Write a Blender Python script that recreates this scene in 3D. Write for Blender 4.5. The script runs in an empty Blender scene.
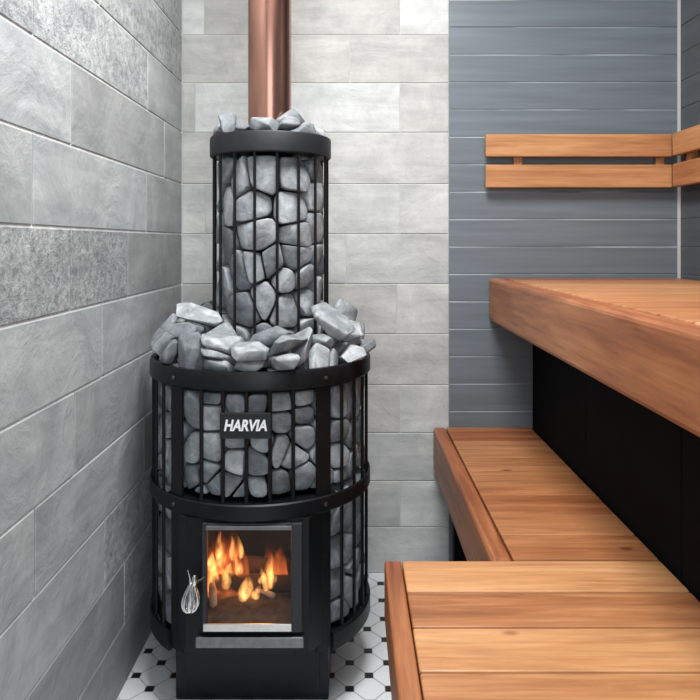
import bpy, bmesh, math, random
from mathutils import Vector, Matrix, Quaternion
PI = math.pi
COL = bpy.context.scene.collection

# ------------------------------------------------------------------ helpers
def link(o, parent=None):
    COL.objects.link(o)
    if parent is not None:
        o.parent = parent
    return o

def obj(name, bm, mat, parent=None, smooth=False, label=None, kind=None):
    me = bpy.data.meshes.new(name)
    bm.normal_update()
    bm.to_mesh(me); bm.free()
    for m in (mat if isinstance(mat, (list, tuple)) else [mat]):
        me.materials.append(m)
    if smooth:
        for p in me.polygons: p.use_smooth = True
        try: me.set_sharp_from_angle(angle=math.radians(40))
        except Exception: pass
    o = link(bpy.data.objects.new(name, me), parent)
    if label: o['label'] = label
    if kind: o['kind'] = kind
    return o

def tag(o, label, cat, group=None):
    o['label'] = label; o['category'] = cat
    if group: o['group'] = group
    return o

def thing(name, label, cat, loc=(0, 0, 0), rotz=0.0, group=None):
    o = bpy.data.objects.new(name, None); COL.objects.link(o)
    o.empty_display_size = 0.05
    o.location = loc; o.rotation_euler = (0, 0, rotz)
    return tag(o, label, cat, group)

def box(bm, x0, x1, y0, y1, z0, z1, bev=0.0, mi=0, tone=None, seg=2):
    vs = [bm.verts.new((x, y, z)) for z in (z0, z1) for y in (y0, y1) for x in (x0, x1)]
    fs = [(0, 2, 3, 1), (4, 5, 7, 6), (0, 1, 5, 4), (2, 6, 7, 3), (0, 4, 6, 2), (1, 3, 7, 5)]
    faces = [bm.faces.new([vs[i] for i in f]) for f in fs]
    if bev > 0:
        es = set(e for f in faces for e in f.edges)
        before = set(bm.faces)
        r = bmesh.ops.bevel(bm, geom=list(es), offset=bev, segments=seg, profile=0.5, affect='EDGES')
        faces = list(set(f for f in bm.faces if f not in before) | set(f for f in faces if f.is_valid) | set(r['faces']))
    for f in faces:
        f.material_index = mi
    if tone is not None:
        paint(bm, faces, tone)
    return faces

def paint(bm, faces, tone):
    lay = bm.loops.layers.float_color.get('tone') or bm.loops.layers.float_color.new('tone')
    for f in faces:
        for l in f.loops: l[lay] = (tone[0], tone[1], tone[2], 1.0)

def tone_layer(bm):
    return bm.loops.layers.float_color.get('tone') or bm.loops.layers.float_color.new('tone')

def lathe(bm, prof, c=(0, 0), seg=64, a0=0.0, a1=2 * PI, mi=0):
    full = abs(a1 - a0 - 2 * PI) < 1e-6
    n = seg if full else seg + 1
    rows = []
    for r, z in prof:
        rows.append([bm.verts.new((c[0] + r * math.sin(a0 + (a1 - a0) * k / seg), c[1] - r * math.cos(a0 + (a1 - a0) * k / seg), z)) for k in range(n)])
    fs = []
    for a, b in zip(rows, rows[1:]):
        for k in range(seg):
            k2 = (k + 1) % n
            try:
                f = bm.faces.new((a[k], a[k2], b[k2], b[k])); f.material_index = mi; fs.append(f)
            except ValueError: pass
    return rows, fs

def band(bm, r0, r1, z0, z1, c=(0, 0), seg=96, a0=0.0, a1=2 * PI, bev=0.003):
    """curved flat bar of rectangular section with softened edges"""
    b = bev
    prof = [(r1 - b, z0), (r1, z0 + b), (r1, z1 - b), (r1 - b, z1), (r0 + b, z1), (r0, z1 - b), (r0, z0 + b), (r0 + b, z0), (r1 - b, z0)]
    rows, fs = lathe(bm, prof, c, seg, a0, a1)
    if abs(a1 - a0 - 2 * PI) > 1e-6:
        for k in (0, -1):
            try: bm.faces.new([r[k] for r in rows[:-1]])
            except ValueError: pass
    bmesh.ops.remove_doubles(bm, verts=bm.verts[:], dist=1e-6)
    bmesh.ops.recalc_face_normals(bm, faces=bm.faces[:])

def tube(bm, pts, r, seg=8, cap=True):
    pts = [Vector(p) for p in pts]
    rs = r if isinstance(r, (list, tuple)) else [r] * len(pts)
    up = Vector((0, 0, 1)); rows = []; n = None
    for i, p in enumerate(pts):
        t = (pts[min(i + 1, len(pts) - 1)] - pts[max(i - 1, 0)]).normalized()
        if n is None:
            n = t.orthogonal().normalized()
        else:
            n = (n - t * n.dot(t)).normalized()
        bn = t.cross(n)
        rows.append([bm.verts.new(p + (n * math.cos(2 * PI * k / seg) + bn * math.sin(2 * PI * k / seg)) * rs[i]) for k in range(seg)])
    for a, b in zip(rows, rows[1:]):
        for k in range(seg):
            bm.faces.new((a[k], a[(k + 1) % seg], b[(k + 1) % seg], b[k]))
    if cap:
        bm.faces.new(rows[0][::-1]); bm.faces.new(rows[-1])

# ------------------------------------------------------------------ materials
def nt(name):
    m = bpy.data.materials.new(name); m.use_nodes = True
    n = m.node_tree; n.nodes.clear()
    out = n.nodes.new('ShaderNodeOutputMaterial')
    b = n.nodes.new('ShaderNodeBsdfPrincipled')
    n.links.new(b.outputs[0], out.inputs[0])
    return m, n, b, out

def N(n, t, **kw):
    x = n.nodes.new(t)
    for k, v in kw.items():
        if k.startswith('i_'):
            key = k[2:]
            key = int(key) if key.isdigit() else key.replace('_', ' ')
            x.inputs[key].default_value = v
        else: setattr(x, k, v)
    return x

def ramp(n, stops, interp='LINEAR'):
    r = n.nodes.new('ShaderNodeValToRGB'); cr = r.color_ramp; cr.interpolation = interp
    while len(cr.elements) > 1: cr.elements.remove(cr.elements[-1])
    cr.elements[0].position = stops[0][0]; cr.elements[0].color = (*stops[0][1], 1)
    for p, c in stops[1:]:
        e = cr.elements.new(p); e.color = (*c, 1)
    return r

def mixc(n, fac, a, b, mode='MIX'):
    m = n.nodes.new('ShaderNodeMix'); m.data_type = 'RGBA'; m.blend_type = mode
    for s, v in ((m.inputs[0], fac), (m.inputs[6], a), (m.inputs[7], b)):
        if hasattr(v, 'is_linked') or hasattr(v, 'links'): n.links.new(v, s)
        elif isinstance(v, tuple): s.default_value = (*v, 1) if len(v) == 3 else v
        else: s.default_value = v
    return m.outputs[2]

def coords(n, scale=(1, 1, 1), loc=(0, 0, 0)):
    t = n.nodes.new('ShaderNodeTexCoord'); mp = n.nodes.new('ShaderNodeMapping')
    mp.inputs['Scale'].default_value = scale; mp.inputs['Location'].default_value = loc
    n.links.new(t.outputs['Object'], mp.inputs[0])
    return mp.outputs[0]

def simple(name, col, rough=0.5, metal=0.0, noise=0.0, nscale=30, bump=0.0, spec=0.5):
    m, n, b, o = nt(name)
    b.inputs['Base Color'].default_value = (*col, 1)
    b.inputs['Roughness'].default_value = rough; b.inputs['Metallic'].default_value = metal
    b.inputs['Specular IOR Level'].default_value = spec
    tx = N(n, 'ShaderNodeTexNoise', i_Scale=nscale, i_Detail=4.0)
    n.links.new(coords(n), tx.inputs['Vector'])
    if noise:
        r = ramp(n, [(0.3, tuple(c * (1 - noise) for c in col)), (0.7, tuple(min(1, c * (1 + noise)) for c in col))])
        n.links.new(tx.outputs[0], r.inputs[0]); n.links.new(r.outputs[0], b.inputs['Base Color'])
    if bump:
        bp = N(n, 'ShaderNodeBump', i_Strength=bump, i_Distance=0.002)
        n.links.new(tx.outputs[0], bp.inputs['Height']); n.links.new(bp.outputs[0], b.inputs['Normal'])
    return m

def attr_rgb(n):
    a = N(n, 'ShaderNodeVertexColor', layer_name='tone')
    s = N(n, 'ShaderNodeSeparateColor'); n.links.new(a.outputs[0], s.inputs[0])
    return s.outputs

def offset_coords(n, scale, off):
    """object coordinates, shifted by a per-board random so that no two boards share grain"""
    t = n.nodes.new('ShaderNodeTexCoord')
    c = N(n, 'ShaderNodeCombineXYZ'); m = N(n, 'ShaderNodeMath', operation='MULTIPLY'); m.inputs[1].default_value = 7.0
    n.links.new(off, m.inputs[0])
    for k in range(3): n.links.new(m.outputs[0], c.inputs[k])
    a = N(n, 'ShaderNodeVectorMath', operation='ADD')
    n.links.new(t.outputs['Object'], a.inputs[0]); n.links.new(c.outputs[0], a.inputs[1])
    mp = n.nodes.new('ShaderNodeMapping'); mp.inputs['Scale'].default_value = scale
    n.links.new(a.outputs[0], mp.inputs[0])
    return mp.outputs[0]

def wood(name, axis):
    m, n, b, o = nt(name)
    at = attr_rgb(n)
    sc = [1.0, 1.0, 1.0]; sc[axis] = 0.07
    v = offset_coords(n, tuple(sc), at[1])
    g1 = N(n, 'ShaderNodeTexNoise', i_Scale=38.0, i_Detail=7.0, i_Roughness=0.66, i_Distortion=0.7)
    n.links.new(v, g1.inputs['Vector'])
    g2 = N(n, 'ShaderNodeTexNoise', i_Scale=120.0, i_Detail=3.0)
    n.links.new(v, g2.inputs['Vector'])
    sc2 = [1.0, 1.0, 1.0]; sc2[axis] = 0.35
    v2 = offset_coords(n, tuple(sc2), at[1])
    g3 = N(n, 'ShaderNodeTexNoise', i_Scale=5.0, i_Detail=2.0)
    n.links.new(v2, g3.inputs['Vector'])
    light = ramp(n, [(0.28, (0.37, 0.150, 0.058)), (0.5, (0.55, 0.265, 0.112)), (0.70, (0.67, 0.36, 0.172))])
    dark = ramp(n, [(0.28, (0.150, 0.040, 0.015)), (0.5, (0.290, 0.090, 0.032)), (0.70, (0.41, 0.150, 0.056))])
    n.links.new(g1.outputs[0], light.inputs[0]); n.links.new(g1.outputs[0], dark.inputs[0])
    ad = N(n, 'ShaderNodeMath', operation='MULTIPLY_ADD'); ad.inputs[1].default_value = 0.9; 
    sub = N(n, 'ShaderNodeMath', operation='SUBTRACT'); sub.inputs[1].default_value = 0.5
    n.links.new(g3.outputs[0], sub.inputs[0]); n.links.new(sub.outputs[0], ad.inputs[0]); n.links.new(at[0], ad.inputs[2])
    ad.use_clamp = True
    c = mixc(n, ad.outputs[0], light.outputs[0], dark.outputs[0])
    fine = ramp(n, [(0.3, (0.80, 0.80, 0.80)), (0.6, (1, 1, 1))])
    n.links.new(g2.outputs[0], fine.inputs[0])
    c = mixc(n, 0.8, c, fine.outputs[0], 'MULTIPLY')
    # a few knots
    vo = N(n, 'ShaderNodeTexVoronoi', i_Scale=3.1); vo.feature = 'F1'
    sc3 = [1.6, 1.6, 1.6]; sc3[axis] = 0.9
    n.links.new(offset_coords(n, tuple(sc3), at[1]), vo.inputs['Vector'])
    kr = ramp(n, [(0.0, (0.35, 0.25, 0.2)), (0.022, (0.55, 0.45, 0.4)), (0.05, (1, 1, 1))])
    n.links.new(vo.outputs['Distance'], kr.inputs[0])
    c = mixc(n, 1.0, c, kr.outputs[0], 'MULTIPLY')
    n.links.new(c, b.inputs['Base Color'])
    b.inputs['Roughness'].default_value = 0.42
    b.inputs['Specular IOR Level'].default_value = 0.4
    bp = N(n, 'ShaderNodeBump', i_Strength=0.25, i_Distance=0.001)
    n.links.new(g2.outputs[0], bp.inputs['Height']); n.links.new(bp.outputs[0], b.inputs['Normal'])
    return m

def tile_mat(name, lights, darks, streak_axis):
    m, n, b, o = nt(name)
    at = attr_rgb(n)
    sc = [1.0, 1.0, 1.0]; sc[streak_axis] = 0.16
    v = offset_coords(n, tuple(sc), at[1])
    s1 = N(n, 'ShaderNodeTexNoise', i_Scale=22.0, i_Detail=6.0, i_Roughness=0.62, i_Distortion=0.5); n.links.new(v, s1.inputs['Vector'])
    v2 = offset_coords(n, (1, 1, 1), at[1])
    s2 = N(n, 'ShaderNodeTexNoise', i_Scale=7.0, i_Detail=7.0, i_Roughness=0.65, i_Distortion=0.6); n.links.new(v2, s2.inputs['Vector'])
    s3 = N(n, 'ShaderNodeTexNoise', i_Scale=55.0, i_Detail=5.0, i_Roughness=0.75, i_Distortion=0.15); n.links.new(v2, s3.inputs['Vector'])
    base = mixc(n, at[0], lights, darks)
    r1 = ramp(n, [(0.3, (0.74, 0.75, 0.76)), (0.62, (1.08, 1.08, 1.08))]); n.links.new(s1.outputs[0], r1.inputs[0])
    r2 = ramp(n, [(0.32, (0.78, 0.78, 0.79)), (0.66, (1.12, 1.11, 1.10))]); n.links.new(s2.outputs[0], r2.inputs[0])
    c = mixc(n, 0.75, base, r1.outputs[0], 'MULTIPLY')
    c = mixc(n, 0.9, c, r2.outputs[0], 'MULTIPLY')
    # roughly split faces carry more fine mottling
    r3 = ramp(n, [(0.36, (0.52, 0.54, 0.56)), (0.5, (0.92, 0.92, 0.92)), (0.62, (1.22, 1.22, 1.22))]); n.links.new(s3.outputs[0], r3.inputs[0])
    c = mixc(n, at[2], c, mixc(n, 1.0, c, r3.outputs[0], 'MULTIPLY'))
    n.links.new(c, b.inputs['Base Color'])
    b.inputs['Roughness'].default_value = 0.62
    b.inputs['Specular IOR Level'].default_value = 0.35
    ad = N(n, 'ShaderNodeMath', operation='MULTIPLY'); n.links.new(s3.outputs[0], ad.inputs[0]); n.links.new(at[2], ad.inputs[1])
    ad2 = N(n, 'ShaderNodeMath', operation='ADD'); n.links.new(ad.outputs[0], ad2.inputs[0]); n.links.new(s2.outputs[0], ad2.inputs[1])
    bp = N(n, 'ShaderNodeBump', i_Strength=0.7, i_Distance=0.009)
    n.links.new(ad2.outputs[0], bp.inputs['Height']); n.links.new(bp.outputs[0], b.inputs['Normal'])
    return m

def stone_mat():
    m, n, b, o = nt('sauna_stone')
    oi = N(n, 'ShaderNodeObjectInfo')
    v = coords(n)
    mp = N(n, 'ShaderNodeVectorMath', operation='ADD')
    cx = N(n, 'ShaderNodeCombineXYZ'); mu = N(n, 'ShaderNodeMath', operation='MULTIPLY'); mu.inputs[1].default_value = 9.0
    n.links.new(oi.outputs['Random'], mu.inputs[0])
    for k in range(3): n.links.new(mu.outputs[0], cx.inputs[k])
    n.links.new(v, mp.inputs[0]); n.links.new(cx.outputs[0], mp.inputs[1])
    a = N(n, 'ShaderNodeTexNoise', i_Scale=26.0, i_Detail=7.0, i_Roughness=0.65, i_Distortion=0.4); n.links.new(mp.outputs[0], a.inputs['Vector'])
    f = N(n, 'ShaderNodeTexNoise', i_Scale=150.0, i_Detail=4.0, i_Roughness=0.7); n.links.new(mp.outputs[0], f.inputs['Vector'])
    t = ramp(n, [(0.0, (0.140, 0.154, 0.168)), (0.5, (0.235, 0.255, 0.272)), (1.0, (0.345, 0.366, 0.385))])
    n.links.new(oi.outputs['Random'], t.inputs[0])
    r = ramp(n, [(0.28, (0.45, 0.46, 0.48)), (0.5, (0.95, 0.95, 0.95)), (0.70, (1.65, 1.63, 1.62))]); n.links.new(a.outputs[0], r.inputs[0])
    c = mixc(n, 1.0, t.outputs[0], r.outputs[0], 'MULTIPLY')
    n.links.new(c, b.inputs['Base Color'])
    b.inputs['Roughness'].default_value = 0.6
    b.inputs['Specular IOR Level'].default_value = 0.4
    ad = N(n, 'ShaderNodeMath', operation='MULTIPLY_ADD'); ad.inputs[1].default_value = 0.25
    n.links.new(f.outputs[0], ad.inputs[0]); n.links.new(a.outputs[0], ad.inputs[2])
    bp = N(n, 'ShaderNodeBump', i_Strength=0.55, i_Distance=0.006)
    n.links.new(ad.outputs[0], bp.inputs['Height']); n.links.new(bp.outputs[0], b.inputs['Normal'])
    return m

def flame_mat(name, stops, strength, zlo, zhi, nscale):
    """burning gas: a glowing volume, wispy by a noise that lives in the flame, fading towards its tip"""
    m = bpy.data.materials.new(name); m.use_nodes = True
    n = m.node_tree; n.nodes.clear()
    out = n.nodes.new('ShaderNodeOutputMaterial')
    tc = N(n, 'ShaderNodeTexCoord'); sx = N(n, 'ShaderNodeSeparateXYZ'); n.links.new(tc.outputs['Object'], sx.inputs[0])
    mr = N(n, 'ShaderNodeMapRange'); mr.inputs[1].default_value = zlo; mr.inputs[2].default_value = zhi
    n.links.new(sx.outputs[2], mr.inputs[0])
    r = ramp(n, stops); n.links.new(mr.outputs[0], r.inputs[0])
    no = N(n, 'ShaderNodeTexNoise', i_Scale=nscale, i_Detail=3.0, i_Distortion=0.6)
    oi = N(n, 'ShaderNodeObjectInfo'); sh = N(n, 'ShaderNodeVectorMath', operation='ADD'); n.links.new(coords(n, (1, 1, 0.30)), sh.inputs[0])
    n.links.new(oi.outputs['Random'], sh.inputs[1]); n.links.new(sh.outputs[0], no.inputs['Vector'])
    nr = N(n, 'ShaderNodeMapRange'); nr.inputs[1].default_value = 0.40; nr.inputs[2].default_value = 0.66; nr.inputs[3].default_value = 0.10; nr.inputs[4].default_value = 1.7
    n.links.new(no.outputs[0], nr.inputs[0])
    fd = N(n, 'ShaderNodeMapRange'); fd.inputs[1].default_value = 0.35; fd.inputs[2].default_value = 1.0; fd.inputs[3].default_value = 1.0; fd.inputs[4].default_value = 0.25
    n.links.new(mr.outputs[0], fd.inputs[0])
    m1 = N(n, 'ShaderNodeMath', operation='MULTIPLY'); n.links.new(nr.outputs[0], m1.inputs[0]); n.links.new(fd.outputs[0], m1.inputs[1])
    m2 = N(n, 'ShaderNodeMath', operation='MULTIPLY'); m2.inputs[1].default_value = strength; n.links.new(m1.outputs[0], m2.inputs[0])
    e = N(n, 'ShaderNodeEmission'); n.links.new(r.outputs[0], e.inputs[0]); n.links.new(m2.outputs[0], e.inputs[1])
    n.links.new(e.outputs[0], out.inputs['Volume'])
    return m

WOOD_X = wood('wood_grain_x', 0); WOOD_Y = wood('wood_grain_y', 1)
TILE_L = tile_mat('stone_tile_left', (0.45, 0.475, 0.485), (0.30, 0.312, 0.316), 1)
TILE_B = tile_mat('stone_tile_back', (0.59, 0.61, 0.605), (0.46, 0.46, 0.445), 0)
GROUT_L = simple('grout_left', (0.74, 0.76, 0.76), 0.8, noise=0.15)
GROUT_B = simple('grout_back', (0.58, 0.58, 0.56), 0.8, noise=0.1)
def slate_paint(name, col, axis):
    m, n, b, o = nt(name)
    sc = [1.0, 1.0, 1.0]; sc[axis] = 0.05
    tx = N(n, 'ShaderNodeTexNoise', i_Scale=45.0, i_Detail=5.0); n.links.new(coords(n, tuple(sc)), tx.inputs['Vector'])
    r = ramp(n, [(0.3, tuple(c * 0.84 for c in col)), (0.7, tuple(c * 1.14 for c in col))])
    n.links.new(tx.outputs[0], r.inputs[0]); n.links.new(r.outputs[0], b.inputs['Base Color'])
    b.inputs['Roughness'].default_value = 0.42; b.inputs['Specular IOR Level'].default_value = 0.5
    bp = N(n, 'ShaderNodeBump', i_Strength=0.12, i_Distance=0.001)
    n.links.new(tx.outputs[0], bp.inputs['Height']); n.links.new(bp.outputs[0], b.inputs['Normal'])
    return m
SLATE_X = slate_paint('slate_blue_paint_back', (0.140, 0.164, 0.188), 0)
def edge_highlight():  # light caught along the board grooves, put into the colour as pale patches
    m, n, b, o = nt('painted_edge_highlight')
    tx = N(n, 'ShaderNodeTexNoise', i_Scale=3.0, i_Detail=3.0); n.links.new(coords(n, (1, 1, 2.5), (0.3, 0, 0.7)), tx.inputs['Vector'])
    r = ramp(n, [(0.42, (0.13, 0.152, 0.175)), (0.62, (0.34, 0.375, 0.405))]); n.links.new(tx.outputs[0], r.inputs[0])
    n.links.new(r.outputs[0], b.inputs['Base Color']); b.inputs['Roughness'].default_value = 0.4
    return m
EDGE_X = edge_highlight()
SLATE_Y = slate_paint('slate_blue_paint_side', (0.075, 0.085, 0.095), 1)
BLACK_PANEL = simple('black_panel', (0.0045, 0.0055, 0.0070), 0.7, noise=0.2, nscale=9, spec=0.05)
BLACK = simple('black_painted_steel', (0.0065, 0.0072, 0.0085), 0.40, noise=0.25, nscale=60, bump=0.05, spec=0.28)
BLACK2 = simple('charcoal_steel', (0.026, 0.028, 0.032), 0.42, noise=0.2, nscale=60, spec=0.3)
SOOT = simple('sooty_firebrick', (0.012, 0.006, 0.004), 0.9, noise=0.5, nscale=25, bump=0.4)
STEEL = simple('brushed_steel', (0.66, 0.65, 0.63), 0.28, 1.0, noise=0.08, nscale=80)
DULL = simple('dull_steel', (0.21, 0.21, 0.215), 0.42, 1.0, noise=0.15, nscale=80)
CHROME = simple('bright_wire', (0.85, 0.85, 0.84), 0.15, 1.0)
WHITE = simple('white_print', (0.86, 0.86, 0.86), 0.5)
TRIM = simple('pale_trim', (0.50, 0.505, 0.495), 0.5)
CEIL = simple('ceiling_paint', (0.62, 0.61, 0.59), 0.7, noise=0.05)
TILE_W = simple('white_floor_tile', (0.76, 0.78, 0.80), 0.3, noise=0.06, nscale=6)
TILE_K = simple('black_floor_tile', (0.012, 0.012, 0.013), 0.3)
GROUT_F = simple('floor_grout', (0.46, 0.47, 0.48), 0.8)
STONE = stone_mat()
ASH = simple('grey_ash', (0.085, 0.062, 0.050), 0.95, noise=0.5, nscale=50, bump=0.8)
CHAR = simple('charred_log', (0.050, 0.026, 0.016), 0.9, noise=0.6, nscale=40, bump=0.9)
EMBER = simple('white_ash_log', (0.55, 0.42, 0.34), 0.9, noise=0.35, nscale=50, bump=0.5)

def copper():
    m, n, b, o = nt('copper_pipe')
    v = coords(n, (1, 1, 0.15))
    tx = N(n, 'ShaderNodeTexNoise', i_Scale=16.0, i_Detail=4.0); n.links.new(v, tx.inputs['Vector'])
    r = ramp(n, [(0.35, (0.40, 0.19, 0.14)), (0.65, (0.55, 0.29, 0.225))]); n.links.new(tx.outputs[0], r.inputs[0])
    n.links.new(r.outputs[0], b.inputs['Base Color'])
    b.inputs['Metallic'].default_value = 1.0; b.inputs['Roughness'].default_value = 0.22
    return m
COPPER = copper()

def door_glass():
    m = bpy.data.materials.new('stove_glass'); m.use_nodes = True
    n = m.node_tree; n.nodes.clear()
    out = n.nodes.new('ShaderNodeOutputMaterial')
    tr = N(n, 'ShaderNodeBsdfTransparent'); tr.inputs[0].default_value = (0.93, 0.90, 0.87, 1)
    gl = N(n, 'ShaderNodeBsdfGlossy'); gl.inputs['Roughness'].default_value = 0.08
    mx = N(n, 'ShaderNodeMixShader'); mx.inputs[0].default_value = 0.012
    n.links.new(tr.outputs[0], mx.inputs[1]); n.links.new(gl.outputs[0], mx.inputs[2]); n.links.new(mx.outputs[0], out.inputs[0])
    return m
GLASS = door_glass()

# ------------------------------------------------------------------ frame of the place
F = 700.0; VX, VY, CH = 352.0, 243.0, 1.01       # focal in pixels, vanishing point, eye height
XL, XR, YB, ZC = -0.52, 1.0, 2.142, 2.25
YF = -0.75
def wz(y, Y=YB): return CH - (y - VY) * Y / F
def wx(x, Y=YB): return (x - VX) * Y / F

# ------------------------------------------------------------------ walls
rowz = [0.0] + [wz(y) for y in (527, 481, 433, 385, 334, 284, 234, 184, 132.5, 83, 35, -15)]
while rowz[-1] < ZC - 0.16: rowz.append(rowz[-1] + 0.152)
rowz.append(ZC)

def tile_wall(name, plane, lo, hi, joints, mats, seed, rough_set, tones=None, g=0.0021):
    rnd = random.Random(seed)
    bm = bmesh.new(); tone_layer(bm)
    def P(u, z, d):   # d = depth into the wall
        return (u, YB + d, z) if plane == 'y' else (XL - d, u, z)
    def quad(pts, mi):
        f = bm.faces.new([bm.verts.new(p) for p in pts]); f.material_index = mi; return f
    quad([P(lo, 0, 0.0026), P(hi, 0, 0.0026), P(hi, ZC, 0.0026), P(lo, ZC, 0.0026)], 1)
    for r in range(len(rowz) - 1):
        js = [lo] + sorted(j for j in joints[r % len(joints)] if lo + 0.02 < j < hi - 0.02) + [hi]
        for c in range(len(js) - 1):
            t = rnd.random(); t = tones.get((r, c), t) if tones else t
            rf = (plane == 'x' and rnd.random() < 0.36) or (r, c) in rough_set
            u0, u1, z0, z1 = js[c] + g, js[c + 1] - g, rowz[r] + g, rowz[r + 1] - g
            b = 0.0016; d0 = rnd.uniform(0, 0.0006)
            o_ = [bm.verts.new(P(u, z, 0.0026)) for u, z in ((u0, z0), (u1, z0), (u1, z1), (u0, z1))]
            m_ = [bm.verts.new(P(u, z, d0 + 0.0012)) for u, z in ((u0, z0), (u1, z0), (u1, z1), (u0, z1))]
            i_ = [bm.verts.new(P(u, z, d0)) for u, z in ((u0 + b, z0 + b), (u1 - b, z0 + b), (u1 - b, z1 - b), (u0 + b, z1 - b))]
            fs = [bm.faces.new(i_)]
            for k in range(4):
                fs.append(bm.faces.new((o_[k], o_[(k + 1) % 4], m_[(k + 1) % 4], m_[k])))
                fs.append(bm.faces.new((m_[k], m_[(k + 1) % 4], i_[(k + 1) % 4], i_[k])))
            paint(bm, fs, (t, rnd.random(), (0.8 if rf else 0.1)))
    if plane == 'y':
        pass
    bmesh.ops.recalc_face_normals(bm, faces=bm.faces[:])
    # face the room
    for f in bm.faces:
        f.normal_update()
    want = Vector((0, -1, 0)) if plane == 'y' else Vector((1, 0, 0))
    fl = [f for f in bm.faces if f.normal.dot(want) < -0.05]
    bmesh.ops.reverse_faces(bm, faces=fl)
    return obj(name, bm, mats, kind='structure')

def per(px_list, f): return [f(p) for p in px_list]
bx = lambda p: wx(p)
back_j = [per([300], bx), per([204, 400], bx), per([340], bx), per([204, 400], bx), per([300], bx), per([397], bx),
          per([346], bx), per([205, 400], bx), per([302], bx), per([195, 400], bx), per([260, 350], bx), per([204, 400], bx), per([300], bx)]
ly = lambda p: F * -XL / (VX - p)
def lrow(ys):
    out = list(ys); y0 = min(ys); y1 = max(ys)
    while y0 - 0.64 > YF: y0 -= 0.64; out.append(y0)
    while y1 + 0.64 < YB - 0.1: y1 += 0.64; out.append(y1)
    return out
left_j = [lrow([1.25]), lrow([1.60]), lrow([ly(105)]), lrow([ly(35), 1.75]), lrow([ly(75), 1.95]), lrow([ly(102)]), lrow([ly(71), ly(128)]),
          lrow([ly(33), ly(147)]), lrow([ly(72)]), lrow([ly(34), ly(148)]), lrow([ly(100)]), lrow([ly(40), ly(150)]), lrow([ly(90)])]
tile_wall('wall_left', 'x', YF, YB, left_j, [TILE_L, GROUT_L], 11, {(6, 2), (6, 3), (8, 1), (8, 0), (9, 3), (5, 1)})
X_CLAD = wx(449)
tile_wall('wall_back', 'y', XL, X_CLAD, back_j, [TILE_B, GROUT_B], 23, set(), g=0.0011)

def cladding(name, plane, lo, hi, zs, mat):
    """horizontal V-grooved boards"""
    bm = bmesh.new()
    prof = []
    w, d = 0.0046, 0.0020
    prof.append((0.0, 0.0))
    for z in zs:
        prof += [(z - w, 0.0), (z, d), (z + 0.0004, 0.0)]
    prof.append((ZC, 0.0))
    rows = []
    for z, dd in prof:
        if plane == 'y': rows.append([bm.verts.new((u, YB - 0.006 + dd, z)) for u in (lo, hi)])
        else: rows.append([bm.verts.new((XR + dd, u, z)) for u in (lo, hi)])
    for i_, (a, b) in enumerate(zip(rows, rows[1:])):
        f = bm.faces.new((a[0], a[1], b[1], b[0]) if plane == 'y' else (a[1], a[0], b[0], b[1]))
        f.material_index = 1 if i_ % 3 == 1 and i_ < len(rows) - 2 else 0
    # board ends and the tongue backing give the cladding its thickness
    if plane == 'y':
        e = [bm.verts.new((lo, YB + 0.012, z)) for z in (0, ZC)]
        bm.faces.new([r[0] for r in rows] + [e[1], e[0]])
    return obj(name, bm, mat, kind='structure')
zg = []
z = wz(109.3)
while z > 0.09: z -= 0.0837
while z < ZC - 0.03:
    if z > 0.02: zg.append(z)
    z += 0.0837
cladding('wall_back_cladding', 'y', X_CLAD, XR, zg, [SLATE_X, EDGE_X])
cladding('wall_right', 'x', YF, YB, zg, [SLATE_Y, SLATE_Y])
bm = bmesh.new(); box(bm, XR - 0.0085, XR - 0.0005, YB - 0.016, YB - 0.0065, 0.0, ZC, 0.0015)
obj('trim_1', bm, TRIM, kind='structure')

# floor: octagon-and-dot mosaic, laid on the diagonal
bm = bmesh.new()
f = bm.faces.new([bm.verts.new(p) for p in ((XL - 0.01, YF, 0), (XR + 0.01, YF, 0), (XR + 0.01, YB + 0.01, 0), (XL - 0.01, YB + 0.01, 0))]); f.material_index = 0
PX, PY = 0.0905, 0.098
def clip_poly(poly, lim):
    for ax, sgn, v in lim:
        out = []
        for i in range(len(poly)):
            a, b = poly[i], poly[(i + 1) % len(poly)]
            da, db = sgn * (a[ax] - v), sgn * (b[ax] - v)
            if da <= 0: out.append(a)
            if (da <= 0) != (db <= 0):
                t = da / (da - db); out.append((a[0] + (b[0] - a[0]) * t, a[1] + (b[1] - a[1]) * t))
        poly = out
        if len(poly) < 3: return []
    return poly
LIM = [(0, -1, XL), (0, 1, XR), (1, -1, -0.7), (1, 1, YB)]
ds = 0.0102   # half size of a black dot
x00 = wx(369, F * CH / (675.8 - VY)); y00 = F * CH / (675.8 - VY)
def fpoly(pts, z, mi):
    pts = clip_poly(pts, LIM)
    if len(pts) >= 3:
        # small bevelled lip so the joints are real
        f = bm.faces.new([bm.verts.new((p[0], p[1], z)) for p in pts]); f.material_index = mi
        bmesh.ops.recalc_face_normals(bm, faces=[f]); f.normal_update()
        if f.normal.z < 0: f.normal_flip()
for i in range(-14, 15):
    for j in range(-34, 12):
        for k in (0, 1):
            cx, cy = x00 + (i + 0.5 * k) * PX, y00 + (j + 0.5 * k) * PY
            g = 0.0006
            fpoly([(cx - ds + g, cy - ds + g), (cx + ds - g, cy - ds + g), (cx + ds - g, cy + ds - g), (cx - ds + g, cy + ds - g)], 0.0010, 2)
            # octagon whose corners are the dots around it
            ox, oy = cx + PX / 2, cy
            gg = 0.0010
            hx, hy = PX / 2, PY / 2
            pts = [(ox - hx + ds + gg, oy - ds + gg), (ox - ds + gg, oy - hy + ds + gg), (ox + ds - gg, oy - hy + ds + gg), (ox + hx - ds - gg, oy - ds + gg),
                   (ox + hx - ds - gg, oy + ds - gg), (ox + ds - gg, oy + hy - ds - gg), (ox - ds + gg, oy + hy - ds - gg), (ox - hx + ds + gg, oy + ds - gg)]
            fpoly(pts, 0.0010, 1)
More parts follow.
